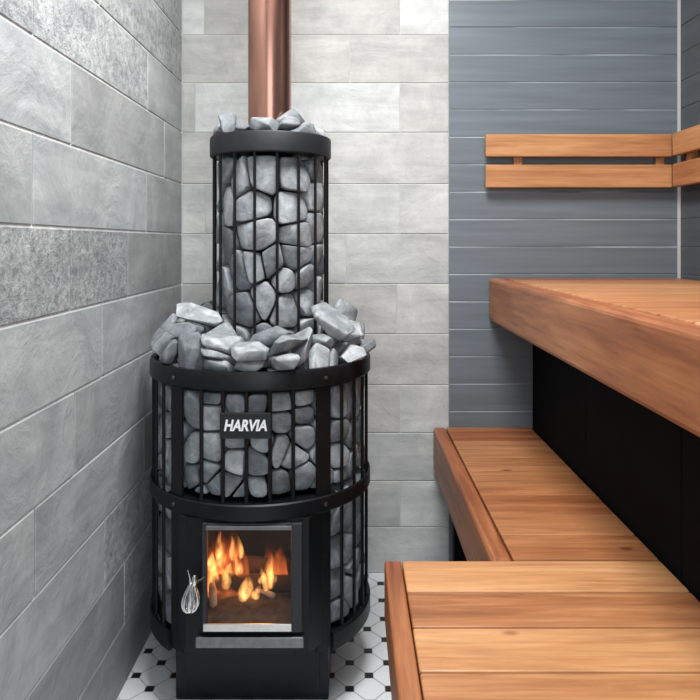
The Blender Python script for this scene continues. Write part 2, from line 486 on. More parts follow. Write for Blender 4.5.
obj('floor', bm, [GROUT_F, TILE_W, TILE_K], kind='structure')

bm = bmesh.new(); box(bm, XL - 0.02, XR + 0.02, YF, YB + 0.02, ZC, ZC + 0.05)
obj('ceiling', bm, CEIL, kind='structure')

# ------------------------------------------------------------------ benches
rw = random.Random(4)
def boards_x(bm, x0, x1, ys, z0, z1, tones, gap=0.0018, bev=0.003):
    for i in range(len(ys) - 1):
        a, b = ys[i], ys[i + 1]
        box(bm, x0, x1, min(a, b) + gap / 2, max(a, b) - gap / 2, z0, z1, bev, tone=(tones[i % len(tones)], rw.random(), 0))

XS = 0.548                                   # face of the black skirt
ZLOW, ZUP = 0.45, 0.903
# upper bench
ub = thing('upper_bench', 'tall upper sauna bench of reddish brown boards along the right wall', 'bench', (0.7, 1.3, 0))
def ubm(): return bmesh.new()
def put(name, bm, mat, root, **kw):
    o = obj(name, bm, mat, None, **kw)
    o.parent = root
    o.matrix_parent_inverse = Matrix.Translation(-Vector(root.location))
    return o
bm = bmesh.new(); tone_layer(bm)
ys = [YB - 0.012 - 0.107 * k for k in range(16)]
boards_x(bm, 0.464, 0.988, ys, ZUP - 0.028, ZUP, [0.75, 0.55, 0.35, 0.15, 0.1, 0.3, 0.2, 0.4])
put('seat_boards', bm, WOOD_X, ub)
YU1 = YB - 0.012; YU0 = ys[-1]
bm = bmesh.new(); tone_layer(bm)
box(bm, 0.416, 0.460, YU0, YU1, ZUP - 0.130, ZUP, 0.010, tone=(0.80, 0.31, 0), seg=3)
put('front_fascia', bm, WOOD_Y, ub)
bm = bmesh.new(); box(bm, 0.470, 0.980, YU0 + 0.02, YU0 + 0.06, ZUP - 0.10, ZUP - 0.029)
put('bearer', bm, BLACK_PANEL, ub)
bm = bmesh.new(); box(bm, 0.470, 0.980, YB - 0.09, YB - 0.05, ZUP - 0.10, ZUP - 0.029)
put('bearer', bm, BLACK_PANEL, ub)
bm = bmesh.new(); box(bm, 0.470, 0.980, 1.25, 1.29, ZUP - 0.10, ZUP - 0.029)
put('bearer', bm, BLACK_PANEL, ub)
bm = bmesh.new()
yy = [YU1 - 0.005, 1.64, 1.165, YU0 + 0.03]
for a, b in zip(yy, yy[1:]):
    box(bm, XS, XS + 0.018, b + 0.0012, a - 0.0012, 0.003, ZUP - 0.1295 + 0.028, 0.0012)
put('skirt_panel', bm, BLACK_PANEL, ub, label='black skirting panel below the upper bench')
for yq in (0.6, 1.3, 2.05):
    bm = bmesh.new(); box(bm, 0.93, 0.97, yq - 0.02, yq + 0.02, 0.001, ZUP - 0.10, 0.003)
    put('leg', bm, BLACK_PANEL, ub)

# lower bench
lb = thing('lower_bench', 'narrow low reddish wooden bench running to the slate cladding under the upper bench', 'bench', (0.4, 1.68, 0))
ysl = [YB - 0.012, 2.09, 1.985, 1.885, 1.775, 1.665, 1.555, 1.449, 1.342, 1.2385]
bm = bmesh.new(); tone_layer(bm)
boards_x(bm, 0.2865, XS - 0.004, ysl, ZLOW - 0.028, ZLOW, [0.85, 1.0, 0.60, 0.72, 0.62, 0.70, 0.82, 0.62, 0.66])
put('seat_boards', bm, WOOD_X, lb)
bm = bmesh.new(); tone_layer(bm)
box(bm, 0.247, 0.2845, 1.2385, YB - 0.012, ZLOW - 0.130, ZLOW, 0.008, tone=(0.95, 0.77, 0), seg=3)
put('front_fascia', bm, WOOD_Y, lb)
bm = bmesh.new(); box(bm, 0.300, XS - 0.006, 1.26, 1.30, ZLOW - 0.10, ZLOW - 0.029)
put('bearer', bm, BLACK_PANEL, lb)
bm = bmesh.new(); box(bm, 0.300, XS - 0.006, 2.03, 2.07, ZLOW - 0.10, ZLOW - 0.029)
put('bearer', bm, BLACK_PANEL, lb)
for xq, yq in ((0.315, 2.05), (0.315, 1.28), (0.52, 2.05), (0.52, 1.28)):
    bm = bmesh.new(); box(bm, xq - 0.018, xq + 0.018, yq - 0.018, yq + 0.018, 0.001, ZLOW - 0.10, 0.003)
    put('leg', bm, BLACK_PANEL, lb)
bm = bmesh.new(); box(bm, 0.315 - 0.008, 0.315 + 0.008, 1.30, 2.03, 0.16, 0.19, 0.002)
put('stretcher', bm, BLACK_PANEL, lb)

# broad platform in front
pf = thing('bench_platform', 'broad low platform of pale honey boards with brown edge in the foreground', 'bench', (0.3, 0.8, 0))
ysp = [1.2355, 1.124, 1.020, 0.914, 0.807, 0.700, 0.593, 0.486]
bm = bmesh.new(); tone_layer(bm)
boards_x(bm, 0.0885, XS - 0.004, ysp, ZLOW - 0.028, ZLOW, [0.03, 0.55, 0.06, 0.28, 0.3, 0.5, 0.2], gap=0.0026)
put('seat_boards', bm, WOOD_X, pf)
bm = bmesh.new(); tone_layer(bm)
box(bm, 0.057, 0.0865, 0.487, 1.2350, ZLOW - 0.100, ZLOW, 0.004, tone=(0.88, 0.12, 0), seg=3)
put('edge_fascia', bm, WOOD_Y, pf)
bm = bmesh.new(); tone_layer(bm)
box(bm, 0.0870, 0.2465, 1.2090, 1.2345, ZLOW - 0.100, ZLOW - 0.0285, 0.002, tone=(0.66, 0.9, 0))
put('end_fascia', bm, WOOD_X, pf)
bm = bmesh.new(); box(bm, 0.10, XS - 0.006, 0.52, 0.56, ZLOW - 0.10, ZLOW - 0.029)
put('bearer', bm, BLACK_PANEL, pf)
bm = bmesh.new(); box(bm, 0.10, XS - 0.006, 1.16, 1.20, ZLOW - 0.10, ZLOW - 0.029)
put('bearer', bm, BLACK_PANEL, pf)
for xq, yq in ((0.13, 1.18), (0.13, 0.54), (0.52, 1.18), (0.52, 0.54)):
    bm = bmesh.new(); box(bm, xq - 0.02, xq + 0.02, yq - 0.019, yq + 0.019, 0.001, ZLOW - 0.10, 0.003)
    put('leg', bm, BLACK_PANEL, pf)

# ------------------------------------------------------------------ backrests
YK = 2.096
k_ = YK / F
br = thing('backrest', 'two-board wooden backrest fixed to the slate blue back wall', 'backrest', (0.7, YB, 1.26))
for (ya, yb_, tn) in ((134, 156.5, 0.22), (164.5, 187.5, 0.30)):
    bm = bmesh.new(); tone_layer(bm)
    box(bm, (486 - VX) * k_, (672.5 - VX) * k_, YK, YK + 0.022, CH - (yb_ - VY) * k_, CH - (ya - VY) * k_, 0.003, tone=(tn, rw.random(), 0))
    put('board', bm, WOOD_X, br)
for px in (518, 660):
    bm = bmesh.new(); tone_layer(bm)
    xx = (px - VX) * 2.12 / F
    box(bm, xx - 0.013, xx + 0.013, YK + 0.0221, YB - 0.0060, CH - (183 - VY) * k_, CH - (138 - VY) * k_, 0.002, tone=(0.2, rw.random(), 0))
    put('batten', bm, WOOD_Y, br)
sr = thing('backrest', 'two-board wooden backrest on the dark right wall, cut by the photo edge', 'backrest', (XR, 1.6, 1.26))
for (ya, yb_, tn) in ((134, 156.5, 0.36), (164.5, 187.5, 0.42)):
    bm = bmesh.new(); tone_layer(bm)
    box(bm, XR - 0.047, XR - 0.025, 1.05, YK - 0.012, CH - (yb_ - VY) * k_, CH - (ya - VY) * k_, 0.003, tone=(tn, rw.random(), 0))
    put('board', bm, WOOD_Y, sr)
for yq in (2.03, 1.55, 1.1):
    bm = bmesh.new(); tone_layer(bm)
    box(bm, XR - 0.0249, XR, yq - 0.013, yq + 0.013, CH - (183 - VY) * k_, CH - (138 - VY) * k_, 0.002, tone=(0.3, rw.random(), 0))
    put('batten', bm, WOOD_Y, sr)

# ------------------------------------------------------------------ the stove
SX, SY = -0.2175, 1.695
stove = thing('wood_stove', 'black round wood-burning sauna stove with a wire stone cage and glass door, fire lit', 'stove', (SX, SY, 0))
D2R = PI / 180
bm = bmesh.new()
b_ = 0.004
prof = [(0.262 - b_, 0.7045), (0.262, 0.7045 + b_), (0.262, 0.742 - b_), (0.259, 0.7445), (0.250, 0.7445), (0.246, 0.741), (0.246, 0.7045), (0.258, 0.7045)]
lathe(bm, prof, seg=128); bmesh.ops.recalc_face_normals(bm, faces=bm.faces[:])
obj('top_ring', bm, BLACK, stove, smooth=True)
bm = bmesh.new(); band(bm, 0.2555, 0.2615, 0.437, 0.472, seg=128)
obj('middle_ring', bm, BLACK, stove, smooth=True)
bm = bmesh.new(); band(bm, 0.2490, 0.2615, 0.132, 0.172, seg=100, a0=43 * D2R, a1=317 * D2R)
obj('bottom_ring', bm, BLACK, stove, smooth=True)
for a in (-38.2, 38.2, 141.8, 218.2):
    bm = bmesh.new(); band(bm, 0.2500, 0.2550, 0.140, 0.7040, seg=6, a0=(a - 4.1) * D2R, a1=(a + 4.1) * D2R, bev=0.001)
    obj('post', bm, BLACK, stove, smooth=True)
    for zz in (0.7235, 0.4545):
        bm = bmesh.new()
        r0 = 0.2622 if zz > 0.6 else 0.2617
        ca, sa = math.cos(a * D2R), math.sin(a * D2R)
        tube(bm, [(r0 * sa, -r0 * ca, zz), ((r0 + 0.002) * sa, -(r0 + 0.002) * ca, zz), ((r0 + 0.0028) * sa, -(r0 + 0.0028) * ca, zz)], [0.0042, 0.0042, 0.0026], 12)
        obj('screw', bm, DULL, stove, smooth=True)
RR = 0.2530
front_a = [-22.5, -11.2, 0.0, 11.0, 22.0]
side_a = [50.5 + 11 * k for k in range(8)] + [151.5 + 11.3 * k for k in range(6)] + [-(50.5 + 11 * k) for k in range(8)]
for a in front_a + side_a:
    z0 = 0.470 if abs(a) < 40 else 0.171
    bm = bmesh.new(); ca, sa = math.cos(a * D2R), math.sin(a * D2R)
    tube(bm, [(RR * sa, -RR * ca, z0), (RR * sa, -RR * ca, 0.7055)], 0.0042 if abs(a) < 40 else 0.0038, 8)
    obj('cage_rod', bm, BLACK, stove, smooth=True)

# firebox (hidden core the stones lean on), open at the door
bm = bmesh.new()
lathe(bm, [(0.196, 0.160), (0.196, 0.690)], seg=80, a0=40 * D2R, a1=320 * D2R)
lathe(bm, [(0.196, 0.470), (0.196, 0.690)], seg=20, a0=-40 * D2R, a1=40 * D2R)
lathe(bm, [(0.2450, 0.6990), (0.2440, 0.7010), (0.150, 0.721), (0.06, 0.722)], seg=96)
lathe(bm, [(0.1960, 0.4715), (0.2540, 0.4715), (0.2540, 0.4400), (0.2400, 0.4400)], seg=40, a0=-46 * D2R, a1=46 * D2R)
lathe(bm, [(0.2440, 0.160), (0.2440, 0.168), (0.196, 0.168)], seg=96, a0=40 * D2R, a1=320 * D2R)
lathe(bm, [(0.2370, 0.160), (0.001, 0.160)], seg=96)
obj('firebox', bm, BLACK, stove, smooth=True)
# fire chamber: brick-lined box behind the door
bm = bmesh.new()
cx0, cx1, cy0, cy1, cz0, cz1 = -0.112, 0.122, -0.2365, 0.03, 0.205, 0.4365
def q(*p): return bm.faces.new([bm.verts.new(v) for v in p])
q((cx0, cy1, cz0), (cx1, cy1, cz0), (cx1, cy1, cz1), (cx0, cy1, cz1))
q((cx0, cy0, cz0), (cx0, cy1, cz0), (cx0, cy1, cz1), (cx0, cy0, cz1))
q((cx1, cy1, cz0), (cx1, cy0, cz0), (cx1, cy0, cz1), (cx1, cy1, cz1))
q((cx0, cy0, cz0), (cx1, cy0, cz0), (cx1, cy1, cz0), (cx0, cy1, cz0))
q((cx0, cy1, cz1), (cx1, cy1, cz1), (cx1, cy0, cz1), (cx0, cy0, cz1))
for zq in (cz0, cz1):
    q((-0.092, cy0, zq), (0.103, cy0, zq), (0.103, -0.2396, zq), (-0.092, -0.2396, zq))
obj('fire_chamber', bm, SOOT, stove)

# black front plate, with an opening for the door
bm = bmesh.new()
fx = [(-0.166, -0.186), (-0.128, -0.238), (-0.086, -0.243), (0.097, -0.243), (0.128, -0.238), (0.166, -0.186)]
zt, zb, oz0, oz1 = 0.4385, 0.1575, 0.212, 0.428
def strip(i, z0, z1, th=0.004):
    a, b = fx[i], fx[i + 1]
    v = [bm.verts.new(p) for p in ((a[0], a[1], z0), (b[0], b[1], z0), (b[0], b[1], z1), (a[0], a[1], z1),
                                   (a[0] * 0.985, a[1] + th, z0), (b[0] * 0.985, b[1] + th, z0), (b[0] * 0.985, b[1] + th, z1), (a[0] * 0.985, a[1] + th, z1))]
    for f_ in ((0, 1, 2, 3), (7, 6, 5, 4), (0, 4, 5, 1), (3, 2, 6, 7), (0, 3, 7, 4), (1, 5, 6, 2)): bm.faces.new([v[i_] for i_ in f_])
for i in (0, 1, 3, 4): strip(i, zb, zt)
strip(2, zb, oz0); strip(2, oz1, zt)
bmesh.ops.recalc_face_normals(bm, faces=bm.faces[:])
obj('front_plate', bm, BLACK, stove)

# door: frame, glass, strips, handle
door = thing('tmp', 'x', 'x'); door_loc = None
bpy.data.objects.remove(door)
def frame(bm, x0, x1, z0, z1, ix0, ix1, iz0, iz1, y0, y1, bev=0.002):
    box(bm, x0, ix0, y0, y1, z0, z1, bev); box(bm, ix1, x1, y0, y1, z0, z1, bev)
    box(bm, ix0, ix1, y0, y1, z0, iz0, bev); box(bm, ix0, ix1, y0, y1, iz1, z1, bev)
bm = bmesh.new()
frame(bm, -0.092, 0.1150, 0.207, 0.432, -0.0815, 0.0920, 0.222, 0.4215, -0.253, -0.2435)
door = obj('door', bm, BLACK2, stove)
bm = bmesh.new(); box(bm, -0.083, 0.0935, -0.2475, -0.2445, 0.220, 0.4235)
obj('door_glass', bm, GLASS, door)
bm = bmesh.new(); box(bm, -0.0885, 0.0935, -0.2575, -0.2532, 0.2115, 0.2270, 0.001)
obj('bottom_strip', bm, STEEL, door, label='bright steel strip under the glass')
bm = bmesh.new(); box(bm, -0.0835, 0.0945, -0.2570, -0.2532, 0.4195, 0.4285, 0.0015)
obj('top_strip', bm, DULL, door, label='dull steel strip over the glass')
# whisk-shaped handle of bent wire
bm = bmesh.new()
hx, hy, hz0, hz1 = -0.112, -0.277, 0.262, 0.322
for w_k in range(5):
    an = PI * w_k / 5 + 0.25; pts = []
    for k in range(41):
        t = 2 * PI * k / 41
        s = (1 - math.cos(t)) / 2                      # 0 at the neck, 1 at the bulb's foot
        rad = 0.0225 * math.sin(t) * (0.35 + 0.65 * s) 
        pts.append((hx + 0.006 * (1 - s) + rad * math.cos(an), hy + 0.62 * rad * math.sin(an), hz1 - (hz1 - hz0) * s))
    tube(bm, pts + pts[:1], 0.0021, 8)
tube(bm, [(hx - 0.003, hy, 0.348), (hx + 0.001, hy, 0.332), (hx + 0.003, hy, 0.312), (hx + 0.002, hy, 0.290), (hx, hy, 0.2635)], [0.0012, 0.0016, 0.0036, 0.0060, 0.0040], 10)
tube(bm, [(hx + 0.0115, hy, 0.338), (hx + 0.0110, hy, 0.332), (hx + 0.0095, hy, 0.320), (hx + 0.0070, hy, 0.310)], [0.0030, 0.0052, 0.0052, 0.0030], 10)
tube(bm, [(hx + 0.009, hy, 0.320), (hx + 0.018, -0.264, 0.320), (hx + 0.026, -0.2525, 0.320)], 0.003, 8)
obj('door_handle', bm, CHROME, door, smooth=True, label='bright whisk-shaped wire handle')
# steel lip of the ash drawer
bm = bmesh.new(); box(bm, -0.1045, 0.1185, -0.2570, -0.2470, 0.1770, 0.1990, 0.002)
drawer = obj('ash_drawer', bm, DULL, stove, label='dull steel lip of the ash drawer')
# base
bm = bmesh.new()
box(bm, -0.172, 0.166, -0.150, 0.175, 0.0015, 0.1590, 0.004)
obj('base', bm, BLACK, stove)
bm = bmesh.new(); box(bm, -0.150, 0.146, -0.1545, -0.1505, 0.018, 0.135, 0.0015)
obj('base_panel', bm, BLACK, stove)
# name plate on the cage
bm = bmesh.new(); box(bm, -0.0530, 0.0530, -0.2650, -0.2590, 0.6095, 0.6630, 0.002)
plate = obj('name_plate', bm, simple('plate_black', (0.006, 0.006, 0.007), 0.4), stove)
cu = bpy.data.curves.new('lettering', 'FONT'); cu.body = 'HARVIA'; cu.size = 0.0315; cu.shear = 0.22; cu.extrude = 0.0004; cu.offset = 0.0011
cu.align_x = 'CENTER'; cu.align_y = 'CENTER'; cu.resolution_u = 3
to = bpy.data.objects.new('lettering_curve', cu); COL.objects.link(to)
dg = bpy.context.evaluated_depsgraph_get()
me = bpy.data.meshes.new_from_object(to.evaluated_get(dg)); me.name = 'lettering'
bpy.data.objects.remove(to)
xs = [v.co.x for v in me.vertices]; ysx = [v.co.y for v in me.vertices]
w_, h_ = max(xs) - min(xs), max(ysx) - min(ysx); mx_, my_ = (max(xs) + min(xs)) / 2, (max(ysx) + min(ysx)) / 2
for v in me.vertices:
    x, y, zc = v.co
    v.co = ((x - mx_) * 0.088 / w_, -0.2656 - zc, 0.6375 + (y - my_) * 0.0235 / h_)
me.materials.clear(); me.materials.append(WHITE)
lo = link(bpy.data.objects.new('lettering', me), plate); lo['label'] = 'white slanted lettering'

# ------------------------------------------------------------------ stone basket and flue pipe
CX, CY = -0.1990, 1.72
bas = thing('stone_basket', 'tall black wire basket of stones around the copper flue above the stove', 'stone basket', (CX, CY, 0.7235))
def putb(name, bm, mat, root, **kw): return obj(name, bm, mat, root, **kw)
bm = bmesh.new(); lathe(bm, [(0.1450, 0.4930), (0.1475, 0.4955), (0.1475, 0.5370), (0.1455, 0.5405), (0.1395, 0.5405), (0.1375, 0.5375), (0.1375, 0.4930), (0.1450, 0.4930)], seg=96)
bmesh.ops.recalc_face_normals(bm, faces=bm.faces[:]); obj('basket_ring', bm, simple('charcoal_ring', (0.012, 0.0135, 0.0165), 0.5265, noise=0.2, nscale=50, spec=0.35), bas, smooth=True)
bm = bmesh.new(); band(bm, 0.1330, 0.1420, 0.002, 0.022, seg=72, bev=0.002); obj('foot_ring', bm, BLACK, bas, smooth=True)
for k in range(17):
    a = (-8.8 + 360 / 17 * k) * D2R
    bm = bmesh.new(); r = 0.1385
    tube(bm, [(r * math.sin(a), -r * math.cos(a), 0.0215), (r * math.sin(a), -r * math.cos(a), 0.4940)], 0.0034, 8)
    obj('basket_rod', bm, BLACK, bas, smooth=True)
bm = bmesh.new(); lathe(bm, [(0.0001, 0.002), (0.130, 0.002), (0.130, 0.006), (0.058, 0.010), (0.0565, 0.4965), (0.0001, 0.4965)], seg=64)
bmesh.ops.recalc_face_normals(bm, faces=bm.faces[:]); obj('flue_core', bm, BLACK, bas, smooth=True)
bm = bmesh.new(); lathe(bm, [(0.060, 0.4975), (0.1345, 0.4965), (0.1345, 0.4935), (0.060, 0.4935), (0.060, 0.4975)], seg=64)
bmesh.ops.recalc_face_normals(bm, faces=bm.faces[:]); obj('top_grate', bm, BLACK, bas)

pipe = bpy.data.objects.new('x', None)
bpy.data.objects.remove(pipe)
bm = bmesh.new(); lathe(bm, [(0.0530, 1.2205), (0.0530, ZC - 0.001), (0.0510, ZC - 0.001), (0.0510, 1.2205), (0.0530, 1.2205)], seg=72)
bmesh.ops.recalc_face_normals(bm, faces=bm.faces[:])
fp = obj('flue_pipe', bm, COPPER, None, smooth=True); fp.location = (CX - 0.003, CY, 0)
tag(fp, 'upright copper flue pipe rising from the stone basket', 'pipe')

# ------------------------------------------------------------------ stones
def clip_half(poly, mx, my, nx, ny):
    out = []
    for i in range(len(poly)):
        a, b = poly[i], poly[(i + 1) % len(poly)]
        da = (a[0] - mx) * nx + (a[1] - my) * ny; db = (b[0] - mx) * nx + (b[1] - my) * ny
        if da <= 0: out.append(a)
        if (da <= 0) != (db <= 0):
            t = da / (da - db); out.append((a[0] + (b[0] - a[0]) * t, a[1] + (b[1] - a[1]) * t))
    return out
def cells(seeds, u0, u1, z0, z1):
    res = []
    for i, (u, zz) in enumerate(seeds):
        p = [(u0, z0), (u1, z0), (u1, z1), (u0, z1)]
        for j, (a, b) in enumerate(seeds):
            if j == i: continue
            if abs(a - u) > 0.25 or abs(b - zz) > 0.25: continue
            p = clip_half(p, (u + a) / 2, (zz + b) / 2, a - u, b - zz)
            if len(p) < 3: break
        res.append(p)
    return res
def round_poly(p, gap, corner=0.12, n=2):
    # inset towards the centroid, then cut the corners
    ins = p
    A = 0; cx = cy = 0
    for i in range(len(p)):
        a, b = p[i], p[(i + 1) % len(p)]; w = a[0] * b[1] - b[0] * a[1]; A += w; cx += (a[0] + b[0]) * w; cy += (a[1] + b[1]) * w
    if abs(A) < 1e-9: return None
    cx /= 3 * A; cy /= 3 * A
    for i in range(len(p)):
        a, b = p[i], p[(i + 1) % len(p)]
        ex, ey = b[0] - a[0], b[1] - a[1]; L = math.hypot(ex, ey)
        if L < 1e-6: continue
        nx, ny = ey / L, -ex / L
        if (cx - a[0]) * nx + (cy - a[1]) * ny > 0: nx, ny = -nx, -ny
        ins = clip_half(ins, a[0] - nx * gap, a[1] - ny * gap, nx, ny)
        if len(ins) < 3: return None
    q_ = ins
    for it in range(n):
        o_ = []
        c = corner if it == 0 else 0.25
        for i in range(len(q_)):
            a, b = q_[i], q_[(i + 1) % len(q_)]
            o_.append((a[0] + (b[0] - a[0]) * c, a[1] + (b[1] - a[1]) * c)); o_.append((a[0] + (b[0] - a[0]) * (1 - c), a[1] + (b[1] - a[1]) * (1 - c)))
        q_ = o_
    # resample so that every outline has even steps
    per_ = [math.hypot(q_[(i + 1) % len(q_)][0] - q_[i][0], q_[(i + 1) % len(q_)][1] - q_[i][1]) for i in range(len(q_))]
    T = sum(per_); M = 28; out = []; i = 0; acc = 0
    for k in range(M):
        d = T * k / M
        while acc + per_[i] < d: acc += per_[i]; i += 1
        t = (d - acc) / max(per_[i], 1e-9); a, b = q_[i], q_[(i + 1) % len(q_)]
        out.append((a[0] + (b[0] - a[0]) * t, a[1] + (b[1] - a[1]) * t))
    return out, (cx, cy)

def caged_stone(poly, cen, rout, rin, axis_xy, rnd):
    """a stone filling one gap of the wire cage: rounded polygon wrapped on the cage radius and thickened inwards"""
    bm = bmesh.new()
    cu_, cz_ = cen
    w = max(abs(p[0] - cu_) for p in poly); h = max(abs(p[1] - cz_) for p in poly)
    ta, tb = rnd.uniform(-0.35, 0.35), rnd.uniform(-0.35, 0.35)
    # two facets meeting along a random ridge
    ra = rnd.uniform(0, PI); rd = rnd.uniform(0.05, 0.28); rk = rnd.choice([0, 1, 1])
    def P(u, zz, r):
        th = u / rout
        return Vector((axis_xy[0] + r * math.sin(th), axis_xy[1] - r * math.cos(th), zz))
    base = 0.010
    def outer(u, zz, edge):
        du, dz = u - cu_, zz - cz_
        tilt = max(-0.012, min(0.012, ta * du + tb * dz)) - 0.004
        rg = -abs(du * math.cos(ra) + dz * math.sin(ra)) * rd * rk
        return min(rout, rout + tilt + rg - edge)
    spec = [(0.45, 0.0), (0.80, 0.0003), (0.93, 0.0018), (0.985, 0.0055), (1.0, 0.0120), (0.99, 0.024), (0.93, None)]
    rows = []
    for s, e in spec:
        row = []
        for (u, zz) in poly:
            uu, z2 = cu_ + (u - cu_) * s, cz_ + (zz - cz_) * s
            rr = rin if e is None else outer(uu, z2, e)
            row.append(bm.verts.new(P(uu, z2, max(rin + 0.001, rr) if e is not None else rin)))
        rows.append(row)
    c0 = bm.verts.new(P(cu_, cz_, outer(cu_, cz_, 0))); M = len(poly)
    for k in range(M): bm.faces.new((c0, rows[0][k], rows[0][(k + 1) % M]))
    for a, b in zip(rows, rows[1:]):
        for k in range(M): bm.faces.new((a[k], b[k], b[(k + 1) % M], a[(k + 1) % M]))
    bm.faces.new(rows[-1][::-1])
    bmesh.ops.recalc_face_normals(bm, faces=bm.faces[:])
    return bm

def unproject(px, py, cx, cy, R):
    """angle and height on a standing cylinder seen at a point of the photograph"""
    best = None
    for k in range(-1050, 1051):
        th = k * 0.1 * D2R
        X, Y = cx + R * math.sin(th), cy - R * math.cos(th)
        # front-facing only
        if (X * math.sin(th) - Y * math.cos(th)) > 0: continue
        e = abs(VX + F * X / Y - px)
        if best is None or e < best[0]: best = (e, th, Y)
    return best[1] * R, CH - (py - VY) * best[2] / F

def pack(hand, cx, cy, rout, rin, z0, z1, ulo, uhi, gap, seed, sp, taken, skip=None):
    """hand-read stone centres where the photo shows them, more of the same size round the sides"""
    rnd = random.Random(seed)
    seeds = [unproject(px, py, cx, cy, rout) for px, py in hand]
    cand = []
    zz = z0 + sp * 0.45
    r_ = 0
    while zz < z1:
        u = ulo + sp * (0.3 + 0.5 * (r_ % 2))
        while u < uhi:
            cand.append((u + rnd.uniform(-.18, .18) * sp, zz + rnd.uniform(-.22, .22) * sp)); u += sp
        zz += sp * 1.05; r_ += 1
    for c in cand:
        if not taken(c[0] / rout / D2R, c[1]) and all(math.hypot(c[0] - s[0], c[1] - s[1]) > sp * 0.72 for s in seeds):
            seeds.append(c)
    out = []
    for p in cells(seeds, ulo, uhi, z0, z1):
        if len(p) < 3: continue
        r = round_poly(p, gap, rnd.choice([0.07, 0.11, 0.16, 0.2]))
        if not r: continue
        poly, cen = r
        if skip and skip(cen): continue
        xs_ = [a for a, _ in poly]; zs_ = [a for _, a in poly]
        if max(xs_) - min(xs_) < 0.008 or max(zs_) - min(zs_) < 0.008: continue
        bm = caged_stone(poly, cen, rout, rin, (cx, cy), rnd)
        # own origin at its centre
        c3 = Vector((cx + (rout - 0.02) * math.sin(cen[0] / rout), cy - (rout - 0.02) * math.cos(cen[0] / rout), cen[1]))
        bmesh.ops.translate(bm, verts=bm.verts[:], vec=-c3)
        o = obj('sauna_stone', bm, STONE, None, smooth=True); o.location = c3
        out.append((o, cen[0] / rout, cen[1]))
    return out

ORD = ['leftmost', 'second from left', 'third from left', 'fourth from left', 'fifth from left', 'sixth from left', 'seventh from left', 'eighth from left',
       'ninth from left', 'tenth from left', 'eleventh from left', 'twelfth from left', '13th from left', '14th from left', '15th from left', '16th from left', '17th from left', '18th from left']
ROWN = ['top', 'second', 'third', 'fourth', 'fifth', 'sixth', 'seventh', 'eighth', 'ninth', 'tenth', '11th', '12th']
z40 = lambda x, y: (190 + x / 2.5, 60 + y / 2.5)
up_hand = [z40(*p) for p in [(82, 262), (112, 300), (175, 286), (272, 285), (324, 268), (150, 362), (265, 372), (326, 340), (80, 360), (165, 438), (276, 440), (326, 420),
                              (116, 535), (158, 520), (205, 510), (270, 490), (235, 550), (298, 548), (330, 500), (185, 594), (128, 625), (245, 622), (305, 592), (76, 470), (76, 560), (330, 580)]]
ups = pack(up_hand, CX, CY, 0.1330, 0.0640, 0.750, 1.212, -115 * D2R * 0.133, 115 * D2R * 0.133, 0.0018, 7, 0.062, lambda a, z: abs(a) < 68 and z > 0.825)
JOBS = [('rows', ups, 21, 'grey stone in the tall upper basket, %s row, %s', 'stones inside the tall upper basket')]

z28 = lambda x, y: (140 + x / 2.8, 300 + y / 2.8)
lo_hand = [z28(*p) for p in [(140, 320), (195, 330), (195, 262), (265, 285), (330, 282), (392, 288), (395, 342), (465, 274), (466, 322), (465, 384), (140, 422), (195, 418), (138, 500), (182, 490),
                             (205, 520), (262, 395), (262, 455), (322, 455), (345, 402), (398, 425), (396, 525), (462, 500), (248, 522), (282, 552), (325, 540), (160, 555), (430, 440),
                             (568, 300), (565, 368), (566, 440), (566, 505), (600, 300), (602, 380), (604, 455), (626, 280), (628, 350),
                             (60, 290), (60, 350), (60, 420), (58, 470), (95, 300), (95, 370), (95, 450), (95, 520), (520, 300), (520, 360), (520, 430), (520, 510)]]
los = pack(lo_hand, SX, SY, 0.2480, 0.2040, 0.480, 0.698, -118 * D2R * 0.248, 118 * D2R * 0.248, 0.0020, 9, 0.066, lambda a, z: -66 < a < 72)
fr = [s for s in los if abs(s[1]) < 41 * D2R]; rs_ = [s for s in los if s[1] >= 41 * D2R]; ls_ = [s for s in los if s[1] <= -41 * D2R]
JOBS.append(('rows', fr, 19, 'grey stone in the stove cage above the door, %s row, %s', 'stones in the front of the stove cage'))
JOBS.append(('rows', rs_, 18, 'grey stone in the stove cage right side, upper half, %s row, %s', 'stones in the right side of the stove cage'))
JOBS.append(('rows', ls_, 18, 'grey stone in the stove cage left side, upper half, %s row, %s', 'stones in the left side of the stove cage'))
z23 = lambda x, y: (290 + x / 2.333, 360 + y / 2.333)
sd_hand = [z23(*p) for p in [(122, 385), (120, 445), (118, 520), (116, 600), (150, 370), (152, 440), (152, 530), (165, 400), (160, 480)]]
skip = lambda c: abs(c[0] / 0.248) < 41 * D2R
sds = pack(sd_hand, SX, SY, 0.2480, 0.2040, 0.178, 0.470, -118 * D2R * 0.248, 118 * D2R * 0.248, 0.0022, 12, 0.070, lambda a, z: 41 < a < 78, skip)
JOBS.append(('rows', [s for s in sds if s[1] > 0], 20, 'grey stone in the stove cage right side, lower half, %s row, %s', 'stones in the right side of the stove cage'))
JOBS.append(('rows', [s for s in sds if s[1] < 0], 20, 'grey stone in the stove cage left side, lower half, %s row, %s', 'stones in the left side of the stove cage'))

